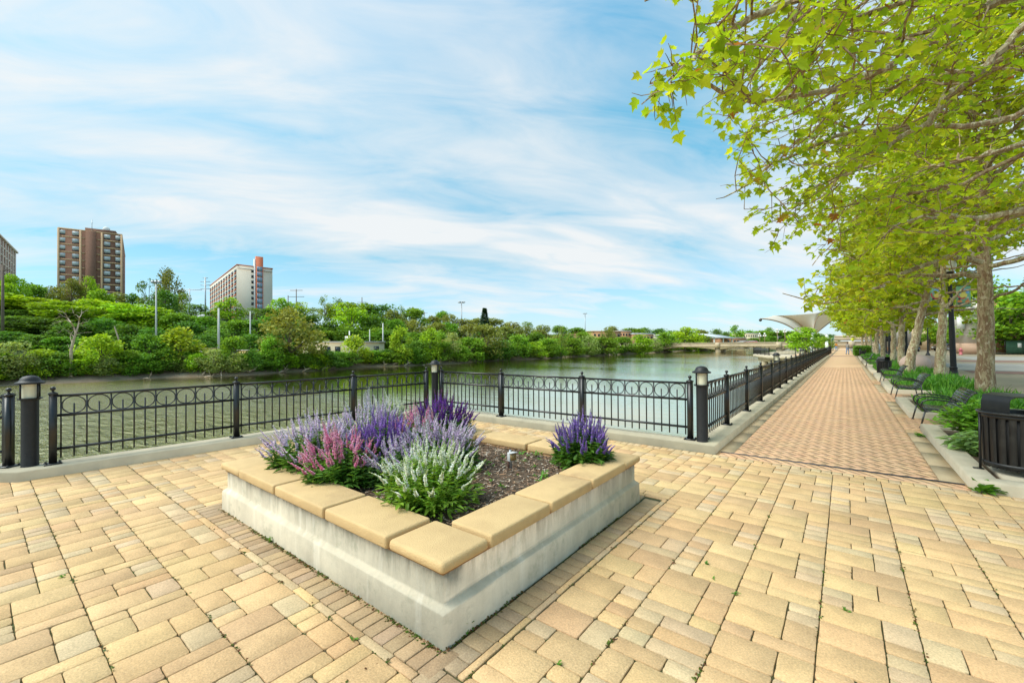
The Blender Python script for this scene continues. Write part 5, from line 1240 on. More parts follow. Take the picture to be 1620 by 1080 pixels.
W0, W1, W2 = AT(375, 419, 230), AT(332, 452, 308), AT(431, 426, 243)
a = two(W0); b = two(W2); e = two(W1); ln, ang = facade_frame(a, b); t = thing('hotel_tower', 'white slab tower with coral trim and glazed stair on the far hill', 'building', (a[0], a[1], 0), ang); zt = 46.3; z0 = 3
el = (np.array([[math.cos(ang), math.sin(ang)], [-math.sin(ang), math.cos(ang)]]) @ (e - a)); l2 = np.linalg.norm(el); eu = el / l2; en = np.array([-eu[1], eu[0]])
if en[0] > 0: en = -en
mb = MB(); mb.prism([(0, 0), (ln, 0), (ln + el[0], el[1]), tuple(el)], z0, zt); mb.build('wall', [M_pale], t)
mb = MB(); mb.prism([(-.2, -.25), (ln + .2, -.25), (ln + el[0], el[1]), (el[0] - .2, el[1])], zt, zt + .55); mb.build('roof_edge', [M_coral], t)
mb = MB(); mb.box((ln * .2, -.2, zt - 1.6), (ln * .38, .5, .3)); mb.box((ln * .86, -.2, zt - 1.6), (ln * .26, .5, .3)); mb.build('cornice', [M_stone], t)
mb = MB(); mb.box((ln * .605, -.5, (z0 + zt + 6) / 2), (ln * .2, 1.6, zt + 6 - z0)); mb.build('stair_tower', [M_coral], t)
mb = MB(); mb.box((ln * .48, -.15, (z0 + zt + 4.5) / 2), (ln * .05, .8, zt + 4.5 - z0)); mb.build('white_pier', [M_white], t)
for k in range(13):
    z = zt - 2.6 - 3.0 * k
    mb = MB(); mb.box((ln * .605, -1.35, z + 1.6), (ln * .155, .12, 2.7)); o = mb.build('stair_window', [M_bluegl], t); mb = MB(); mb.box((ln * .605, -1.4, z + 1.6), (.14, .14, 2.7)); mb.build('mullion', [M_white], o)
    mb = MB(); mb.box((ln * .425, -.05, z + .2), (1.3, .3, 1.6)); mb.build('window', [M_winlow], t)
nb = 11
for j in range(nb):
    s = (j + .5) / nb; base = el * s
    for k in range(13):
        z = zt - 3.1 - 3.0 * k; q = np.array(base) + en * .05; wv = eu * l2 / nb * .33
        if nb * 13 and j * 13 + k > 99: pass
        w_, y_ = l2 / nb * .62, .3; an = math.atan2(eu[1], eu[0])
        mb = MB(); mb.box((q[0], q[1], z + .5), (w_, y_, 1.7), an)
        if j < 8: o = mb.build('bay_window', [M_winlow], t)
        if j < 8: mb = MB(); mb.box((q[0] + en[0] * .1, q[1] + en[1] * .1, z - .75), (w_, y_, .62), an); mb.build('coral_panel', [M_coral], o)
mb = MB(); mb2 = MB()
for j in range(8, nb):
    for k in range(13):
        z = zt - 3.1 - 3.0 * k; q = el * (j + .5) / nb + en * .05; an = math.atan2(eu[1], eu[0]); mb.box((q[0], q[1], z + .5), (l2 / nb * .62, .3, 1.7), an); mb2.box((q[0] + en[0] * .1, q[1] + en[1] * .1, z - .75), (l2 / nb * .62, .3, .62), an)
o = mb.build('far_bay_window', [M_winlow], t); o['kind'] = 'stuff'; mb2.build('coral_panel', [M_coral], o)
# white fin tower at the left edge
A0, A1 = AT(0, 374, 170), AT(25.5, 399, 198); b = two(A1); d = (two(A1) - two(A0)); d = d / np.linalg.norm(d); a = b - d * 75; ln, ang = facade_frame(a, b)
t = thing('finned_tower', 'white finned office tower with brown end bay at the left edge', 'building', (a[0], a[1], 0), ang); zt = 46.9
mb = MB(); mb.box((ln / 2, 10, zt / 2), (ln, 20, zt - 1)); mb.build('wall', [M_bb], t); mb = MB(); mb.box((ln / 2, 9.7, zt - .2), (ln + .4, 20.8, .8)); mb.build('roof_edge', [M_pale], t)
mb = MB(); mb.box((ln * .36, 9, zt + 2.2), (ln * .5, 12, 4.2)); mb.build('penthouse', [M_bb], t)
for i in range(15): mb = MB(); mb.box((ln - 5 - i * 5.8, -.15, zt / 2), (1.1, .5, zt - .6)); mb.build('fin', [M_pale], t)
for k in range(14): mb = MB(); mb.box((ln / 2 - 2, -.05, zt - 3.6 - 3.3 * k), (ln - 6, .3, .6)); mb.build('floor_band', [M_pale], t)

# ------------------------------------------------------------------ small buildings on the far bank
def at_ground(px_, D_): p = AT(px_, 545, D_); return p[0], p[1], bank_z(p[0], p[1])
M_cream = mat('cream_render', (.82, .68, .44), .9, var=(.74, .6, .38), vscale=.6)
p, q = AT(478, 548, 74), AT(608, 548, 78); ln, ang = facade_frame(two(p), two(q)); t = thing('low_building', 'long low cream building behind the shoreline trees, right of the olive tree', 'building', (p[0], p[1], 0), ang)
mb = MB(); mb.box((ln / 2, 4, .7), (ln, 8, 3.4)); mb.build('wall', [M_cream], t); mb = MB(); mb.box((ln / 2, 3.9, 2.5), (ln + .4, 8.5, .22)); mb.build('roof_edge', [M_stone], t)
for f in (.1, .3, .42, .9): mb = MB(); mb.box((ln * f, -.02, 1.2), (.9, .1, 1.0)); mb.build('window', [M_dark], t)
mb = MB(); mb.box((ln * .56, 3, 3.1), (1.8, 1.4, 1.)); mb.build('rooftop_unit', [M_steel], t)
x, y, z = at_ground(326, 58); t = thing('booth', 'small yellow booth with a white door on the far bank below the white tower', 'booth', (x, y, z), math.atan2(rt[1], rt[0]))
M_yel = mat('yellow_booth', (.68, .48, .17), .8); mb = MB(); mb.box((0, 0, .6), (1.75, 1.2, 1.2)); mb.build('wall', [M_yel], t); mb = MB(); mb.box((0, 0, 1.26), (1.95, 1.4, .14)); mb.build('roof', [M_tanc], t); mb = MB(); mb.box((-.15, -.62, .5), (.55, .06, 1.0)); mb.build('door', [M_white], t); mb = MB(); mb.box((.5, -.62, .8), (.6, .05, .5)); mb.build('notice', [mat('yellow_notice', (.75, .65, .05), .7)], t)
x, y, z = at_ground(392, 62); t = thing('booth', 'low yellow shed half hidden behind shrubs right of the round green tree', 'shed', (x, y, z), math.atan2(rt[1], rt[0])); mb = MB(); mb.box((0, 0, .55), (2.2, 1.2, 1.1)); mb.build('wall', [M_yel], t); mb = MB(); mb.box((0, 0, 1.15), (2.4, 1.4, .12)); mb.build('roof', [M_stone], t)
def block(name, label, px0, px1, ytop, D0, D1, zb, m, roof, nwin=6, rows=2, dep=18):
    p, q = two(AT(px0, 545, D0)), two(AT(px1, 545, D1)); zt = H + (545 - ytop) / F * (D0 + D1) / 2; ln, ang = facade_frame(p, q); t = thing(name, label, 'building', (p[0], p[1], 0), ang)
    mb = MB(); mb.box((ln / 2, dep / 2, (zb + zt) / 2), (ln, dep, zt - zb)); mb.build('wall', [m], t); mb = MB(); mb.box((ln / 2, dep / 2, zt + .2), (ln + .5, dep + .5, .5)); mb.build('roof', [roof], t)
    for r in range(rows):
        for i in range(nwin): mb = MB(); mb.box((ln * (i + .5) / nwin, -.02, zt - 1.6 - 2.6 * r), (ln / nwin * .5, .1, 1.1)); mb.build('window', [M_dark], t)
    return t
M_orange = mat('orange_tan_brick', (.55, .3, .15), .9, var=(.48, .26, .13), vscale=.5)
block('brick_hall', 'wide orange tan brick hall beyond the shoreline trees right of the middle', 938, 982, 525, 205, 212, -1, M_orange, M_orange, 7, 2)
block('brick_hall', 'orange brick block with pale upper storey right of the wide hall', 980, 998, 524.5, 216, 218, -1, M_orange, M_stone, 4, 2)
block('store_building', 'low white roofed store behind the shoreline trees left of the bridge', 1006, 1034, 529, 215, 220, -1, M_orange, M_white, 5, 1)
block('store_building', 'pale flat building behind trees between the white store and the bridge', 1066, 1092, 531, 215, 220, -1, M_stone, M_white, 4, 1)
block('brick_hall', 'orange tan block seen left of the wide brick hall among the trees', 898, 925, 530, 195, 200, -1, M_orange, M_orange, 4, 1)
t = block('station_building', 'red brick and glass building beside the far end of the bridge', 1150, 1180, 536.5, 205, 210, 0, M_brick2, M_stone, 6, 1, 10)
t2 = thing('canopy_roof', 'pale grey canopy roof on white posts behind the bridge end', 'canopy', (0, 0, 0)); p, q = AT(1131, 531, 192), AT(1163, 533, 200)
ln, ang = facade_frame(two(p), two(q)); t2.location = (p[0], p[1], 0); t2.rotation_euler = (0, 0, ang); mb = MB(); mb.add([(0, 0, 4.4), (ln, 0, 4.), (ln + 3, 9, 5.6), (-2, 9, 6.4), (0, 0, 4.8), (ln, 0, 4.4), (ln + 3, 9, 6.), (-2, 9, 6.8)], [(3, 2, 1, 0), (4, 5, 6, 7), (0, 1, 5, 4), (1, 2, 6, 5), (2, 3, 7, 6), (3, 0, 4, 7)]); mb.build('roof', [mat('pale_metal_roof', (.5, .53, .54), .5)], t2)
for x in (1, ln * .5, ln - 1): mb = MB(); mb.box((x, 1, 2.2), (.4, .4, 4.6)); mb.build('post', [M_white], t2)
block('apartment_block', 'cream and orange apartment block in the trees beyond the bridge', 1176, 1201, 529.5, 300, 305, 0, M_cream, M_white, 7, 3)
# ------------------------------------------------------------------ poles and masts
M_wood = mat('weathered_wood_pole', (.2, .15, .11), .95, var=(.14, .1, .08), vscale=4); M_palepole = mat('pale_pole', (.55, .54, .51), .7)
def pole(px_, ytop, D_, r, label, m, arms=(), name='utility_pole', cat='pole', extra=None, zb=None):
    x, y, z = at_ground(px_, D_); top = H + (551.5 - .0067 * px_ - ytop) / F * D_; t = thing(name, label, cat, (x, y, z), math.atan2(rt[1], rt[0])); hgt = top - z
    mb = MB(); mb.tube([(0, 0, -.3), (0, 0, hgt)], [r, r * .7], 7); mb.build('shaft', [m], t)
    for f, w_ in arms: mb = MB(); mb.bar((-w_, 0, hgt * f), (w_, 0, hgt * f), r * .7); mb.build('cross_arm', [m], t)
    if extra == 'flood':
        for dx in (-.5, 0, .5): mb = MB(); mb.box((dx, 0, hgt + .15), (.35, .3, .35)); mb.build('floodlight', [M_steel], t)
    if extra == 'mast':
        for k in range(6): a = k * PI / 3; mb = MB(); mb.box((1.1 * math.cos(a), 1.1 * math.sin(a), hgt), (.7, .7, .4)); mb.build('floodlight', [M_steel], t)
        mb = MB(); mb.ring((0, 0, hgt - .1), (0, 0, 1), 1.0, .1, 12, 5); mb.build('lamp_ring', [M_steel], t)
    if extra == 'arm': mb = MB(); mb.bar((0, 0, hgt - 1.6), (4.2, 0, hgt - 1.5), .1); mb.build('lamp_arm', [m], t)
    return t
pole(4, 418, 60, .19, 'dark wooden utility pole at the far left edge of the bank', M_wood, ((.93, .8),))
pole(247, 447, 62, .13, 'tall pale floodlight pole between the brown tower and white tower', M_palepole, (), 'light_pole', 'light pole', 'flood')
pole(346, 487, 62, .17, 'pale wooden pole standing in front of the white tower', M_palepole)
pole(325, 438, 115, .2, 'tall steel power pole with three cross arms left of the white tower', M_steel, ((.98, .7), (.9, 1.3), (.82, 1.3), (.74, 1.3)))
pole(300, 456, 120, .16, 'street light with a long arm on the hill between the towers', M_steel, ((.96, 3.5),), 'light_pole', 'light pole')
pole(396, 492, 70, .12, 'slim bare pole just right of the white tower corner', M_palepole)
pole(469, 457, 150, .2, 'power pole with wide cross arms right of the white tower', M_wood, ((.97, 2.2), (.82, 2.8)))
pole(456, 467, 150, .2, 'plain thin pole beside the wide armed power pole', M_wood)
pole(573, 470, 150, .2, 'power pole on the skyline above the low cream building', M_wood, ((.86, 1.6),))
pole(606, 511, 84, .16, 'pale pole at the right end of the low cream building', M_palepole); pole(585, 521, 84, .12, 'thin pole behind the low cream building', M_palepole); pole(553, 523, 80, .16, 'short white vent pole on the low cream building roof line', M_white)
pole(730.5, 478, 170, .26, 'tall high mast floodlight above the trees near the conifer', M_steel, (), 'high_mast', 'light mast', 'mast'); pole(926, 496, 300, .3, 'distant high mast floodlight above the orange brick hall', M_steel, (), 'high_mast', 'light mast', 'mast')
pole(672, 493, 170, .16, 'thin pole on the skyline left of the high mast', M_wood, ((.95, 1.2),))
# ------------------------------------------------------------------ trees of the far bank
def crown_mesh(seed, lobes, n, size, pal, shape=(1, 1, 1), airy=0., flat=.25, low=.0):
    """leaf sprays in clumps through a crown of unit width and height 1 (z 0..1)"""
    R = np.random.default_rng(seed); P0, D0, S0, C0 = [], [], [], []; cs = []
    for i in range(lobes):
        a = R.uniform(0, 2 * PI); z = R.uniform(low + .12, .93); wv = math.sin(PI * min(1., max(.08, (z - low) / (1 - low)) ** .75)) ** .7; q = R.uniform(.25, .42) * wv
        cs.append((math.cos(a) * q, math.sin(a) * q, z, R.uniform(.1, .2) * (1 - .4 * airy)))
    cs.append((0, 0, .9, .12)); ph = R.uniform(0, 9, 3)
    per = n // len(cs)
    for (x, y, z, r) in cs:
        tone = R.uniform(.72, 1.25)
        v = R.normal(0, 1, (per, 3)); v /= np.linalg.norm(v, axis=1, keepdims=True); rad = R.uniform(.35, 1.1, per) ** .6
        p = v * rad[:, None] * np.array([r * 1.25, r * 1.25, r * .8]) + np.array([x, y, z])
        P0.append(p); d = v * .6 + R.normal(0, .6, (per, 3)); d[:, 2] = d[:, 2] * .6; D0.append(d); S0.append(R.uniform(.6, 1.4, per) * size)
        c = np.array(pal)[R.integers(len(pal), size=per)] * (tone * R.uniform(.8, 1.22, per))[:, None]; C0.append(c)
    P0 = np.concatenate(P0); D0 = np.concatenate(D0); nn = np.tile([0, 0, 1.], (len(P0), 1)) + R.normal(0, .5, (len(P0), 3))
    o = leaf_batch('crown', P0, D0, nn, np.concatenate(S0), np.concatenate(C0), QUAD_T, QUAD_F, [M_leaffar]); me = o.data; bpy.data.objects.remove(o)
    tb = MB(); tb.tube([(0, 0, -.06), (.01, .01, .2), (0, .02, .45), (.02, 0, .8)], [.028, .022, .014, .004], 6)
    for (x, y, z, r) in cs[::2]: tb.tube([(0.01, 0.01, max(.1, z * .5)), (x * .55, y * .55, z * .78), (x, y, z)], [.012, .007, .003], 4, False)
    tm = tb.mesh('trunk', True); tm.materials.append(M_bankbark); return me, tm
P_B = [(.175, .28, .018), (.2, .31, .02), (.135, .235, .016)]; P_G = [(.1, .195, .02), (.12, .225, .024), (.08, .165, .02)]; P_D = [(.06, .135, .02), (.075, .155, .022), (.048, .11, .016)]; P_O = [(.13, .155, .038), (.15, .17, .045), (.105, .135, .034)]; P_Y = [(.2, .29, .02), (.17, .26, .02), (.24, .3, .03)]; P_W = [(.15, .2, .07), (.17, .21, .09), (.12, .17, .05)]
KIND = {}
for k, (lob, n, s, pal, airy, low) in dict(B=(30, 3400, .05, P_B, 0, 0), G=(30, 3400, .048, P_G, 0, 0), D=(30, 3200, .05, P_D, 0, 0), O=(32, 3000, .042, P_O, .3, .05), Y=(26, 2800, .055, P_Y, 0, 0), W=(28, 2800, .042, P_W, .2, 0), S=(22, 1300, .038, P_O + P_G, .7, .3), T=(24, 2600, .05, P_G + P_B, .2, .2)).items():
    KIND[k] = [crown_mesh(100 + ord(k) + i, lob, n, s, pal, airy=airy, low=low) for i in range(2)]
KN = dict(B=('bright green leafy tree', 'tree'), G=('mid green rounded tree', 'tree'), D=('dark green dense tree', 'tree'), O=('olive brown fine leaved tree', 'tree'), Y=('yellow green bushy tree', 'tree'), W=('greyish willow like shrub', 'shrub'), S=('sparse airy tree', 'tree'), T=('tall green tree on a bare trunk', 'tree'))
TREES = []
def plant(k, px_, ytop, D_, wpx, sink=0., ydepth=1., on_bank=True):
    x, y, z = at_ground(px_, D_)
    if not on_bank: z = 0.
    top = H + (551.5 - .0067 * px_ - ytop) / F * D_; h = max(.8, top - z) + sink; wv = wpx / F * D_
    me, tm = rnd.choice(KIND[k]); t = thing('bank_shrub' if h < 4.2 else 'bank_tree', '', KN[k][1] if h >= 4.2 else 'shrub', (x, y, z - sink), rnd.uniform(0, 6.28), 'trees and shrubs on the far bank')
    t.scale = (wv * 1.12, wv * 1.12 * ydepth, h); link('crown', me, t); link('trunk', tm, t); TREES.append((px_, ytop, D_, k, t, h)); return t
def shore(px_):
    d = ray(px_, 545); lo, hi = 20., 300.
    for _ in range(30):
        m = (lo + hi) / 2; x, y = d[0] * m, d[1] * m
        if bank_z(x, y) > ZW: hi = m
        else: lo = m
    return hi
FRONT = [(-18, 548, 70, 'W'), (22, 541, 62, 'W'), (62, 552, 60, 'B'), (-5, 575, 60, 'G'), (45, 580, 50, 'G'), (95, 578, 44, 'B'), (128, 566, 34, 'G'), (160, 529, 62, 'B'), (148, 572, 50, 'G'), (188, 566, 44, 'G'), (205, 560, 40, 'G'), (238, 528, 54, 'G'), (222, 566, 44, 'D'), (286, 523, 62, 'Y'), (262, 552, 56, 'D'), (300, 556, 48, 'G'), (318, 566, 40, 'G'), (345, 567, 44, 'G'), (370, 531, 42, 'G'), (388, 562, 40, 'G'), (412, 560, 44, 'D'), (430, 535, 40, 'G'), (460, 486, 88, 'O'), (442, 545, 56, 'D'), (484, 560, 44, 'D'), (510, 555, 44, 'D'), (534, 557, 42, 'G'), (562, 534, 46, 'Y'), (588, 554, 44, 'G'), (614, 553, 36, 'D'), (635, 519, 36, 'Y'), (622, 556, 40, 'G'), (660, 540, 44, 'D'), (682, 520, 36, 'B'), (650, 552, 36, 'G'), (700, 542, 36, 'G'), (716, 527, 30, 'W'), (744, 533, 48, 'G'), (728, 548, 36, 'G'), (770, 513, 64, 'O'), (762, 546, 40, 'D'), (795, 540, 42, 'D'), (820, 531, 40, 'G'), (845, 541, 38, 'B'), (868, 536, 44, 'G'), (888, 514, 26, 'S'), (905, 535, 46, 'G'), (932, 531, 36, 'W'), (955, 533, 46, 'G'), (962, 517, 28, 'O'), (985, 533, 40, 'G'), (1012, 530, 38, 'B'), (1034, 536, 26, 'W'), (1052, 527, 40, 'G'), (1084, 518, 50, 'B'), (1098, 530, 34, 'G'), (1110, 522, 30, 'O'), (1124, 534, 26, 'G')]
for px_, yt, wv, k in FRONT: plant(k, px_, yt, shore(px_) + rnd.uniform(1.4, 2.8), wv, .45)
LOW = []
px_ = -30
while px_ < 1130:
    D_ = shore(px_) + rnd.uniform(.9, 1.7) * max(1, shore(px_) / 55); wv = rnd.uniform(22, 40) * 46 / D_ + 8; LOW.append((px_, 551.5 - .0067 * px_ + 670 * rnd.uniform(.7 if 465 < px_ < 625 else .1, 1.1 if 465 < px_ < 625 else .9) / D_, D_, wv)); px_ += wv * rnd.uniform(.45, .9)
for px_, yt, D_, wv in LOW: plant(rnd.choice('GGDBW'), px_, yt, D_, wv, .25)
MID = [(-15, 462, 74, 100, 'B'), (48, 470, 76, 90, 'B'), (105, 476, 72, 86, 'B'), (150, 474, 78, 90, 'B'), (200, 480, 76, 84, 'B'), (30, 500, 66, 70, 'D'), (75, 503, 66, 66, 'D'), (118, 512, 64, 66, 'D'), (165, 505, 68, 60, 'D'), (15, 525, 60, 60, 'D'), (60, 530, 60, 56, 'D'), (100, 532, 60, 56, 'G'), (205, 515, 66, 56, 'D'), (140, 535, 60, 50, 'D'), (245, 486, 76, 66, 'B'), (285, 495, 76, 60, 'G'), (240, 520, 66, 52, 'D'), (300, 510, 72, 56, 'D'), (325, 500, 78, 50, 'G'), (345, 522, 70, 44, 'D'), (330, 530, 66, 44, 'D'), (375, 505, 78, 56, 'G'), (405, 508, 80, 50, 'D'), (395, 530, 70, 48, 'D'), (425, 500, 84, 50, 'G'), (440, 520, 74, 44, 'D'), (490, 500, 92, 56, 'D'), (520, 510, 92, 46, 'D'), (515, 522, 88, 40, 'G'), (556, 487, 96, 66, 'B'), (590, 500, 98, 56, 'D'), (600, 520, 92, 46, 'G'), (625, 505, 100, 50, 'G'), (655, 505, 104, 46, 'O'), (690, 510, 104, 46, 'O'), (710, 510, 108, 40, 'G'), (740, 512, 108, 44, 'O'), (800, 516, 112, 46, 'O'), (830, 516, 118, 40, 'O'), (850, 521, 128, 40, 'O'), (925, 526, 150, 36, 'G')]
for px_, yt, D_, wv, k in MID: plant(k, px_, yt, D_, wv, .3)
BACK = [(-25, 436, 100, 50, 'G'), (18, 434, 98, 44, 'B'), (50, 448, 104, 46, 'G'), (80, 452, 108, 40, 'O'), (112, 440, 108, 46, 'O'), (142, 438, 112, 24, 'B'), (160, 458, 106, 40, 'B'), (188, 462, 116, 36, 'O'), (212, 466, 118, 30, 'D'), (236, 440, 116, 36, 'S'), (256, 452, 118, 24, 'S'), (268, 424, 122, 38, 'O'), (262, 460, 112, 36, 'D'), (288, 462, 120, 28, 'S'), (310, 482, 112, 40, 'D'), (340, 492, 108, 36, 'G'), (365, 471, 100, 40, 'B'), (398, 486, 112, 34, 'S'), (425, 488, 118, 44, 'D'), (446, 472, 120, 38, 'B'), (474, 478, 122, 34, 'B'), (496, 486, 122, 40, 'S'), (514, 466, 116, 26, 'S'), (532, 470, 124, 34, 'S'), (548, 478, 118, 56, 'T'), (575, 480, 126, 50, 'T'), (606, 484, 128, 62, 'D'), (634, 482, 130, 22, 'S'), (654, 487, 132, 46, 'G'), (622, 490, 124, 40, 'O'), (685, 500, 140, 40, 'O'), (712, 497, 150, 34, 'O'), (700, 492, 170, 26, 'G'), (736, 504, 150, 40, 'O'), (756, 503, 160, 36, 'O'), (782, 503, 160, 44, 'O'), (808, 509, 170, 40, 'O'), (832, 508, 170, 30, 'S'), (858, 514, 180, 36, 'O'), (885, 515, 190, 30, 'G'), (912, 518, 210, 34, 'G'), (1000, 519, 280, 46, 'G'), (968, 516, 260, 24, 'O'), (1020, 520, 290, 34, 'D'), (1042, 521, 290, 34, 'D')]
for px_, yt, D_, wv, k in BACK: plant(k, px_, yt, D_, wv, .3)
FAR = [(1060, 524, 330, 34, 'D'), (1084, 527, 320, 34, 'G'), (1108, 525, 320, 34, 'D'), (1133, 522, 300, 24, 'D'), (1148, 526, 290, 24, 'D'), (1164, 514, 230, 24, 'T'), (1185, 524, 340, 30, 'G'), (1204, 523, 340, 32, 'G'), (1217, 520, 340, 20, 'D'), (1232, 523, 250, 36, 'G'), (1250, 524, 250, 34, 'G'), (1192, 535, 230, 26, 'G'), (1207, 536, 230, 24, 'G'), (1220, 532, 240, 24, 'G'), (1270, 526, 260, 34, 'G'), (1292, 528, 260, 30, 'G'), (1310, 530, 260, 30, 'D')]
for px_, yt, D_, wv, k in FAR: plant(k, px_, yt, D_, wv, .3, on_bank=False)
# understory that closes the slope between the named trees
for i in range(46):
    px_ = rnd.uniform(-40, 700); D_ = rnd.uniform(62, 92) * (1 + max(0, px_ - 420) / 900)
    if 450 < px_ < 635: D_ = max(D_, 90)
    plant(rnd.choice('DDG'), px_, 551 - .0067 * px_ - rnd.uniform(2, 30), D_, rnd.uniform(34, 60), .3)
for i in range(26):
    px_ = rnd.uniform(650, 1120); D_ = shore(px_) * rnd.uniform(1.12, 1.4); plant(rnd.choice('DGO'), px_, 547 - rnd.uniform(6, 22), D_, rnd.uniform(26, 44), .3)
# conifer
t = thing('conifer', 'lone dark pointed conifer on the skyline right of the high mast', 'tree', (0, 0, 0)); x, y, z = at_ground(767, 150); t.location = (x, y, z)
R = np.random.default_rng(5); P0, D0, S0, C0 = [], [], [], []
hC = H + (546.4 - 487) / F * 150 - z
for i in range(1500):
    s = R.uniform(.25, 1) ; a = R.uniform(0, 6.28); q = (1 - s) * 3.6 * R.uniform(.2, 1) + .1; P0.append((math.cos(a) * q, math.sin(a) * q, hC * s - q * .3)); D0.append((math.cos(a), math.sin(a), R.uniform(-.5, .2))); S0.append(R.uniform(.5, 1.)); C0.append(np.array((.04, .085, .04)) * R.uniform(.6, 1.3))
leaf_batch('crown', P0, D0, [(0, 0, 1)] * len(P0), S0, C0, QUAD_T, QUAD_F, [M_leaffar], t); mb = MB(); mb.tube([(0, 0, 0), (0, 0, hC)], [.3, .03], 7); mb.build('trunk', [M_bankbark], t)
# labels that tell the bank trees apart: look, then what they stand by, then order
LM = [(-99, 30, 'by the left edge'), (30, 90, 'left of the brown tower'), (90, 200, 'below the brown tower'), (200, 275, 'round the tall floodlight pole'), (275, 330, 'between the two towers'), (330, 435, 'below the white tower'), (435, 500, 'near the power poles'), (500, 615, 'by the cream building'), (615, 715, 'above the corner bollard'), (715, 800, 'near the high mast'), (800, 900, 'left of the orange hall'), (900, 1010, 'round the orange hall'), (1010, 1130, 'left of the bridge'), (1130, 1400, 'beyond the bridge')]
ORD = ['leftmost', 'second', 'third', 'fourth', 'fifth', 'sixth', 'seventh', 'eighth', 'ninth', 'tenth', 'eleventh', 'twelfth']
groups = {}
for px_, yt, D_, k, t, h in TREES:
    lm = next(l for a, b, l in LM if a <= px_ < b); r = D_ / shore(px_); row = 'at the waterline' if r < 1.12 else 'upslope' if r < 1.75 else 'on the skyline'
    if px_ >= 1130: row = 'in the distance'
    nm_ = KN[k][0]
    if h < 4.2: nm_ = nm_.replace(' tree', ' shrub').replace(' on a bare trunk', '')
    groups.setdefault((nm_, row, lm), []).append((px_, t))
for (n_, row, lm), l in groups.items():
    l.sort(key=lambda e: e[0])
    for i, (px_, t) in enumerate(l):
        if len(l) == 1: t['label'] = '%s %s %s' % (n_, row, lm)
        else: t['label'] = ('rightmost %s %s %s' if i == len(l) - 1 else 'leftmost %s %s %s' if i == 0 else ORD[i] + ' %s from left %s %s') % (n_, row, lm)
# small trees near the canopy and across the street
def local_tree(px_, ytop, D_, wpx, k, label, zb=0., name='plaza_tree', grp=None):
    p = AT(px_, 545, D_); top = H + (551.5 - .0067 * px_ - ytop) / F * D_; me, tm = KIND[k][0]; t = thing(name, label, 'tree', (p[0], p[1], zb), rnd.uniform(0, 6), grp); wv = wpx / F * D_; t.scale = (wv * 1.1, wv * 1.1, top - zb); link('crown', me, t); link('trunk', tm, t)
local_tree(1275, 519, 74, 48, 'B', 'small round bright tree in front of the fabric canopy masts'); local_tree(1306, 534, 88, 26, 'G', 'little green tree just right of the small round bright tree')
local_tree(1600, 462, 57, 105, 'T', 'large dark green tree behind the iron gate at the right edge'); local_tree(1648, 455, 56, 110, 'G', 'broad green tree partly outside the right edge of the picture')
local_tree(1548, 446, 66, 80, 'G', 'green tree above the stone corner building behind the big trunk')
for i, (px_, yt, D_, w_, k) in enumerate(((1470, 505, 84, 36, 'T'), (1497, 500, 88, 36, 'T'), (1515, 505, 86, 30, 'D'), (1440, 512, 100, 34, 'T'), (1418, 516, 110, 34, 'T'), (1400, 520, 120, 30, 'T'))):
    local_tree(px_, yt, D_, w_, k, ['street tree across the road behind the leaning trunk', 'street tree across the road left of the near lamp post', 'dark street tree across the road right of the near lamp post', 'street tree across the road above the dark grey hatchback', 'street tree across the road left of the hatchback', 'farthest street tree across the road by the traffic signal'][i], name='street_tree')
# ------------------------------------------------------------------ dead tree and driftwood
dp = lambda x, y, D_=40.3: tuple(AT(x, y, D_))
mb = MB()
T0 = [(112, 606), (112, 590), (112.5, 575), (112.5, 555), (115, 543), (118, 533), (120, 526)]
mb.tube([dp(*p) for p in T0], [.2, .15, .135, .12, .105, .09, .08], 9)
t = thing('dead_tree', 'bare bleached dead tree standing at the far waterline left of centre', 'tree', (0, 0, 0)); mb.build('trunk', [M_deadwood], t, smooth=True)
LB = [([(120, 527), (117, 518), (112, 510), (107, 503), (104, 497), (98, 493), (91, 491)], .075), ([(120, 527), (123, 518), (125, 508), (126, 502), (129, 497), (129, 490)], .075), ([(129, 496), (133, 493), (137, 491)], .03), ([(126, 503), (121, 498), (116, 495), (115, 489)], .03), ([(112, 510), (105, 506), (96, 508), (86, 512), (79, 515)], .03), ([(96, 508), (88, 508), (82, 511)], .015), ([(107, 503), (100, 500), (92, 502), (85, 505)], .022), ([(117, 533), (113, 529), (108, 524), (100, 520), (94, 526)], .03), ([(112, 556), (109, 549), (107, 544)], .02), ([(115, 557), (121, 551), (128, 545), (133, 541)], .025), ([(119, 531), (124, 527), (133, 526), (146, 525)], .02), ([(124, 513), (129, 511), (134, 510), (139, 509)], .03), ([(129, 511), (131, 516), (137, 519)], .015), ([(114, 542), (111, 533), (113, 527), (117, 522)], .04)]
for path, r in LB:
    mb = MB(); k = len(path); mb.tube([dp(x, y, 40.3 + (i * .18 * (1 if (int(x) % 2) else -1))) for i, (x, y) in enumerate(path)], np.linspace(r, .008, k), 6); mb.build('branch', [M_deadwood], t, smooth=True)
    if r > .02:
        for j in range(5):
            i = rnd.randint(1, k - 1); x, y = path[i]; q = MB(); dx, dy = rnd.uniform(-9, 9), rnd.uniform(-8, 3); q.tube([dp(x, y), dp(x + dx * .5, y + dy * .6), dp(x + dx, y + dy)], [.012, .008, .004], 4); q.build('branch', [M_deadwood], t)
def snag(path, D_, r, label, name='driftwood', cat='log'):
    mb = MB(); k = len(path); mb.tube([dp(x, y, D_) for x, y in path], np.linspace(r, r * .5, k), 7); o = mb.build(name, [M_deadwood], None, smooth=True); tag(o, label, cat, 'dead wood along the far waterline')
snag([(117, 604), (118, 592), (120, 580)], 41, .07, 'short broken stump right beside the bare dead tree')
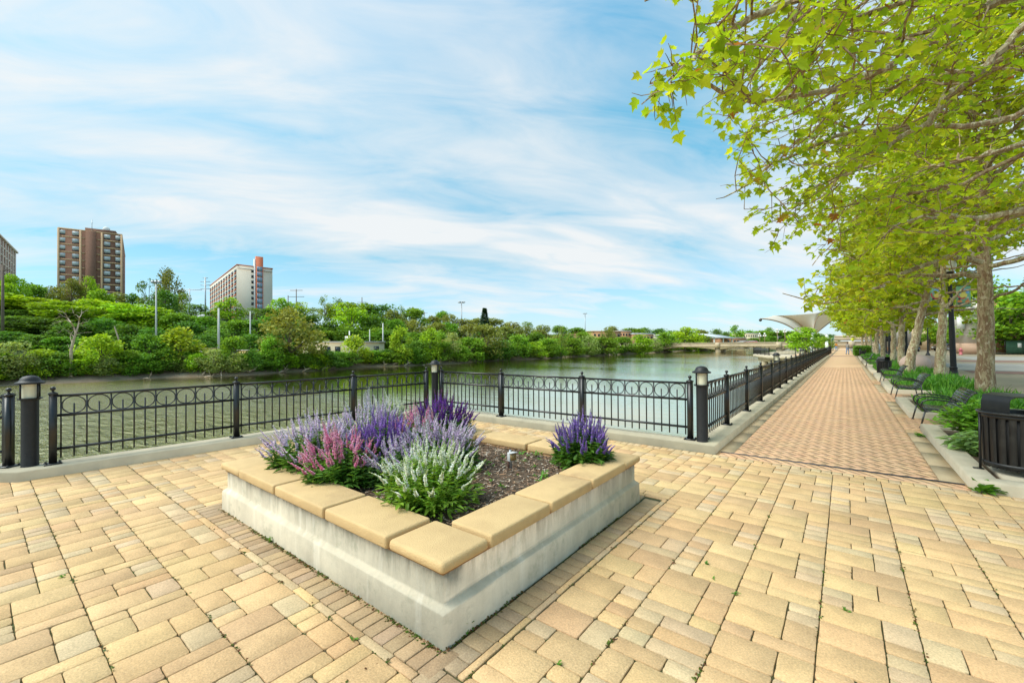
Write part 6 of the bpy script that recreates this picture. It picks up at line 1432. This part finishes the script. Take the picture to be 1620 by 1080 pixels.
snag([(192, 572), (191, 555), (189, 540), (184, 525), (181, 516)], 45, .1, 'leaning broken tree stem right of the dead tree')
snag([(58, 607), (75, 604), (92, 601)], 42.5, .13, 'grey fallen log at the waterline left of the dead tree')
snag([(622, 585), (650, 583), (672, 577)], 71, .22, 'long pale fallen trunk slanting into the water near the corner bollard lamp'); snag([(659, 583), (659, 576), (659, 568)], 72, .16, 'upright stump near the corner bollard lamp'); snag([(708, 580), (708, 572)], 78, .16, 'short stump just right of the corner bollard lamp')
for i in range(16):
    px_ = rnd.uniform(210, 720); D_ = shore(px_) + rnd.uniform(-.6, .5); x, y, z = at_ground(px_, D_); mb = MB(); l = rnd.uniform(.5, 2.); a = rnd.uniform(-1.5, 1.5); p0 = Vector((x, y, z + .15)); d = Vector((math.sin(a) * .5, math.cos(a), rnd.uniform(-.02, .4))) * l
    mb.tube([p0, p0 + d * .5 + Vector((0, 0, .1)), p0 + d], [.07, .055, .02], 6)
    for j in range(3): b_ = p0 + d * rnd.uniform(.3, 1); mb.tube([b_, b_ + Vector((rnd.gauss(0, .4), rnd.gauss(0, .4), rnd.uniform(.1, .8)))], [.035, .012], 4)
    tag(mb.build('driftwood', [M_deadwood]), 'tangled bleached driftwood branch on the muddy far waterline', 'driftwood', 'dead wood along the far waterline')
# low undergrowth hides the foot of the slope
P0, D0, S0, C0 = [], [], [], []
for i in range(15000):
    px_ = rnd.uniform(-60, 1130); D_ = shore(px_) + rnd.uniform(.9, 7.) * shore(px_) / 50; x, y, z = at_ground(px_, D_); P0.append((x, y, z + abs(rnd.gauss(0, .5)))); D0.append((rnd.gauss(0, 1), rnd.gauss(0, 1), rnd.uniform(0, 1.2))); S0.append(rnd.uniform(.12, .34) * max(1, D_ / 70)); C0.append(jit(rnd.choice(P_D + P_G + P_O[:1]), .25))
stuff(leaf_batch('undergrowth', P0, D0, [(0, 0, 1)] * len(P0), S0, C0, QUAD_T, QUAD_F, [M_leaffar]), 'low green undergrowth along the top of the far river bank', 'undergrowth')
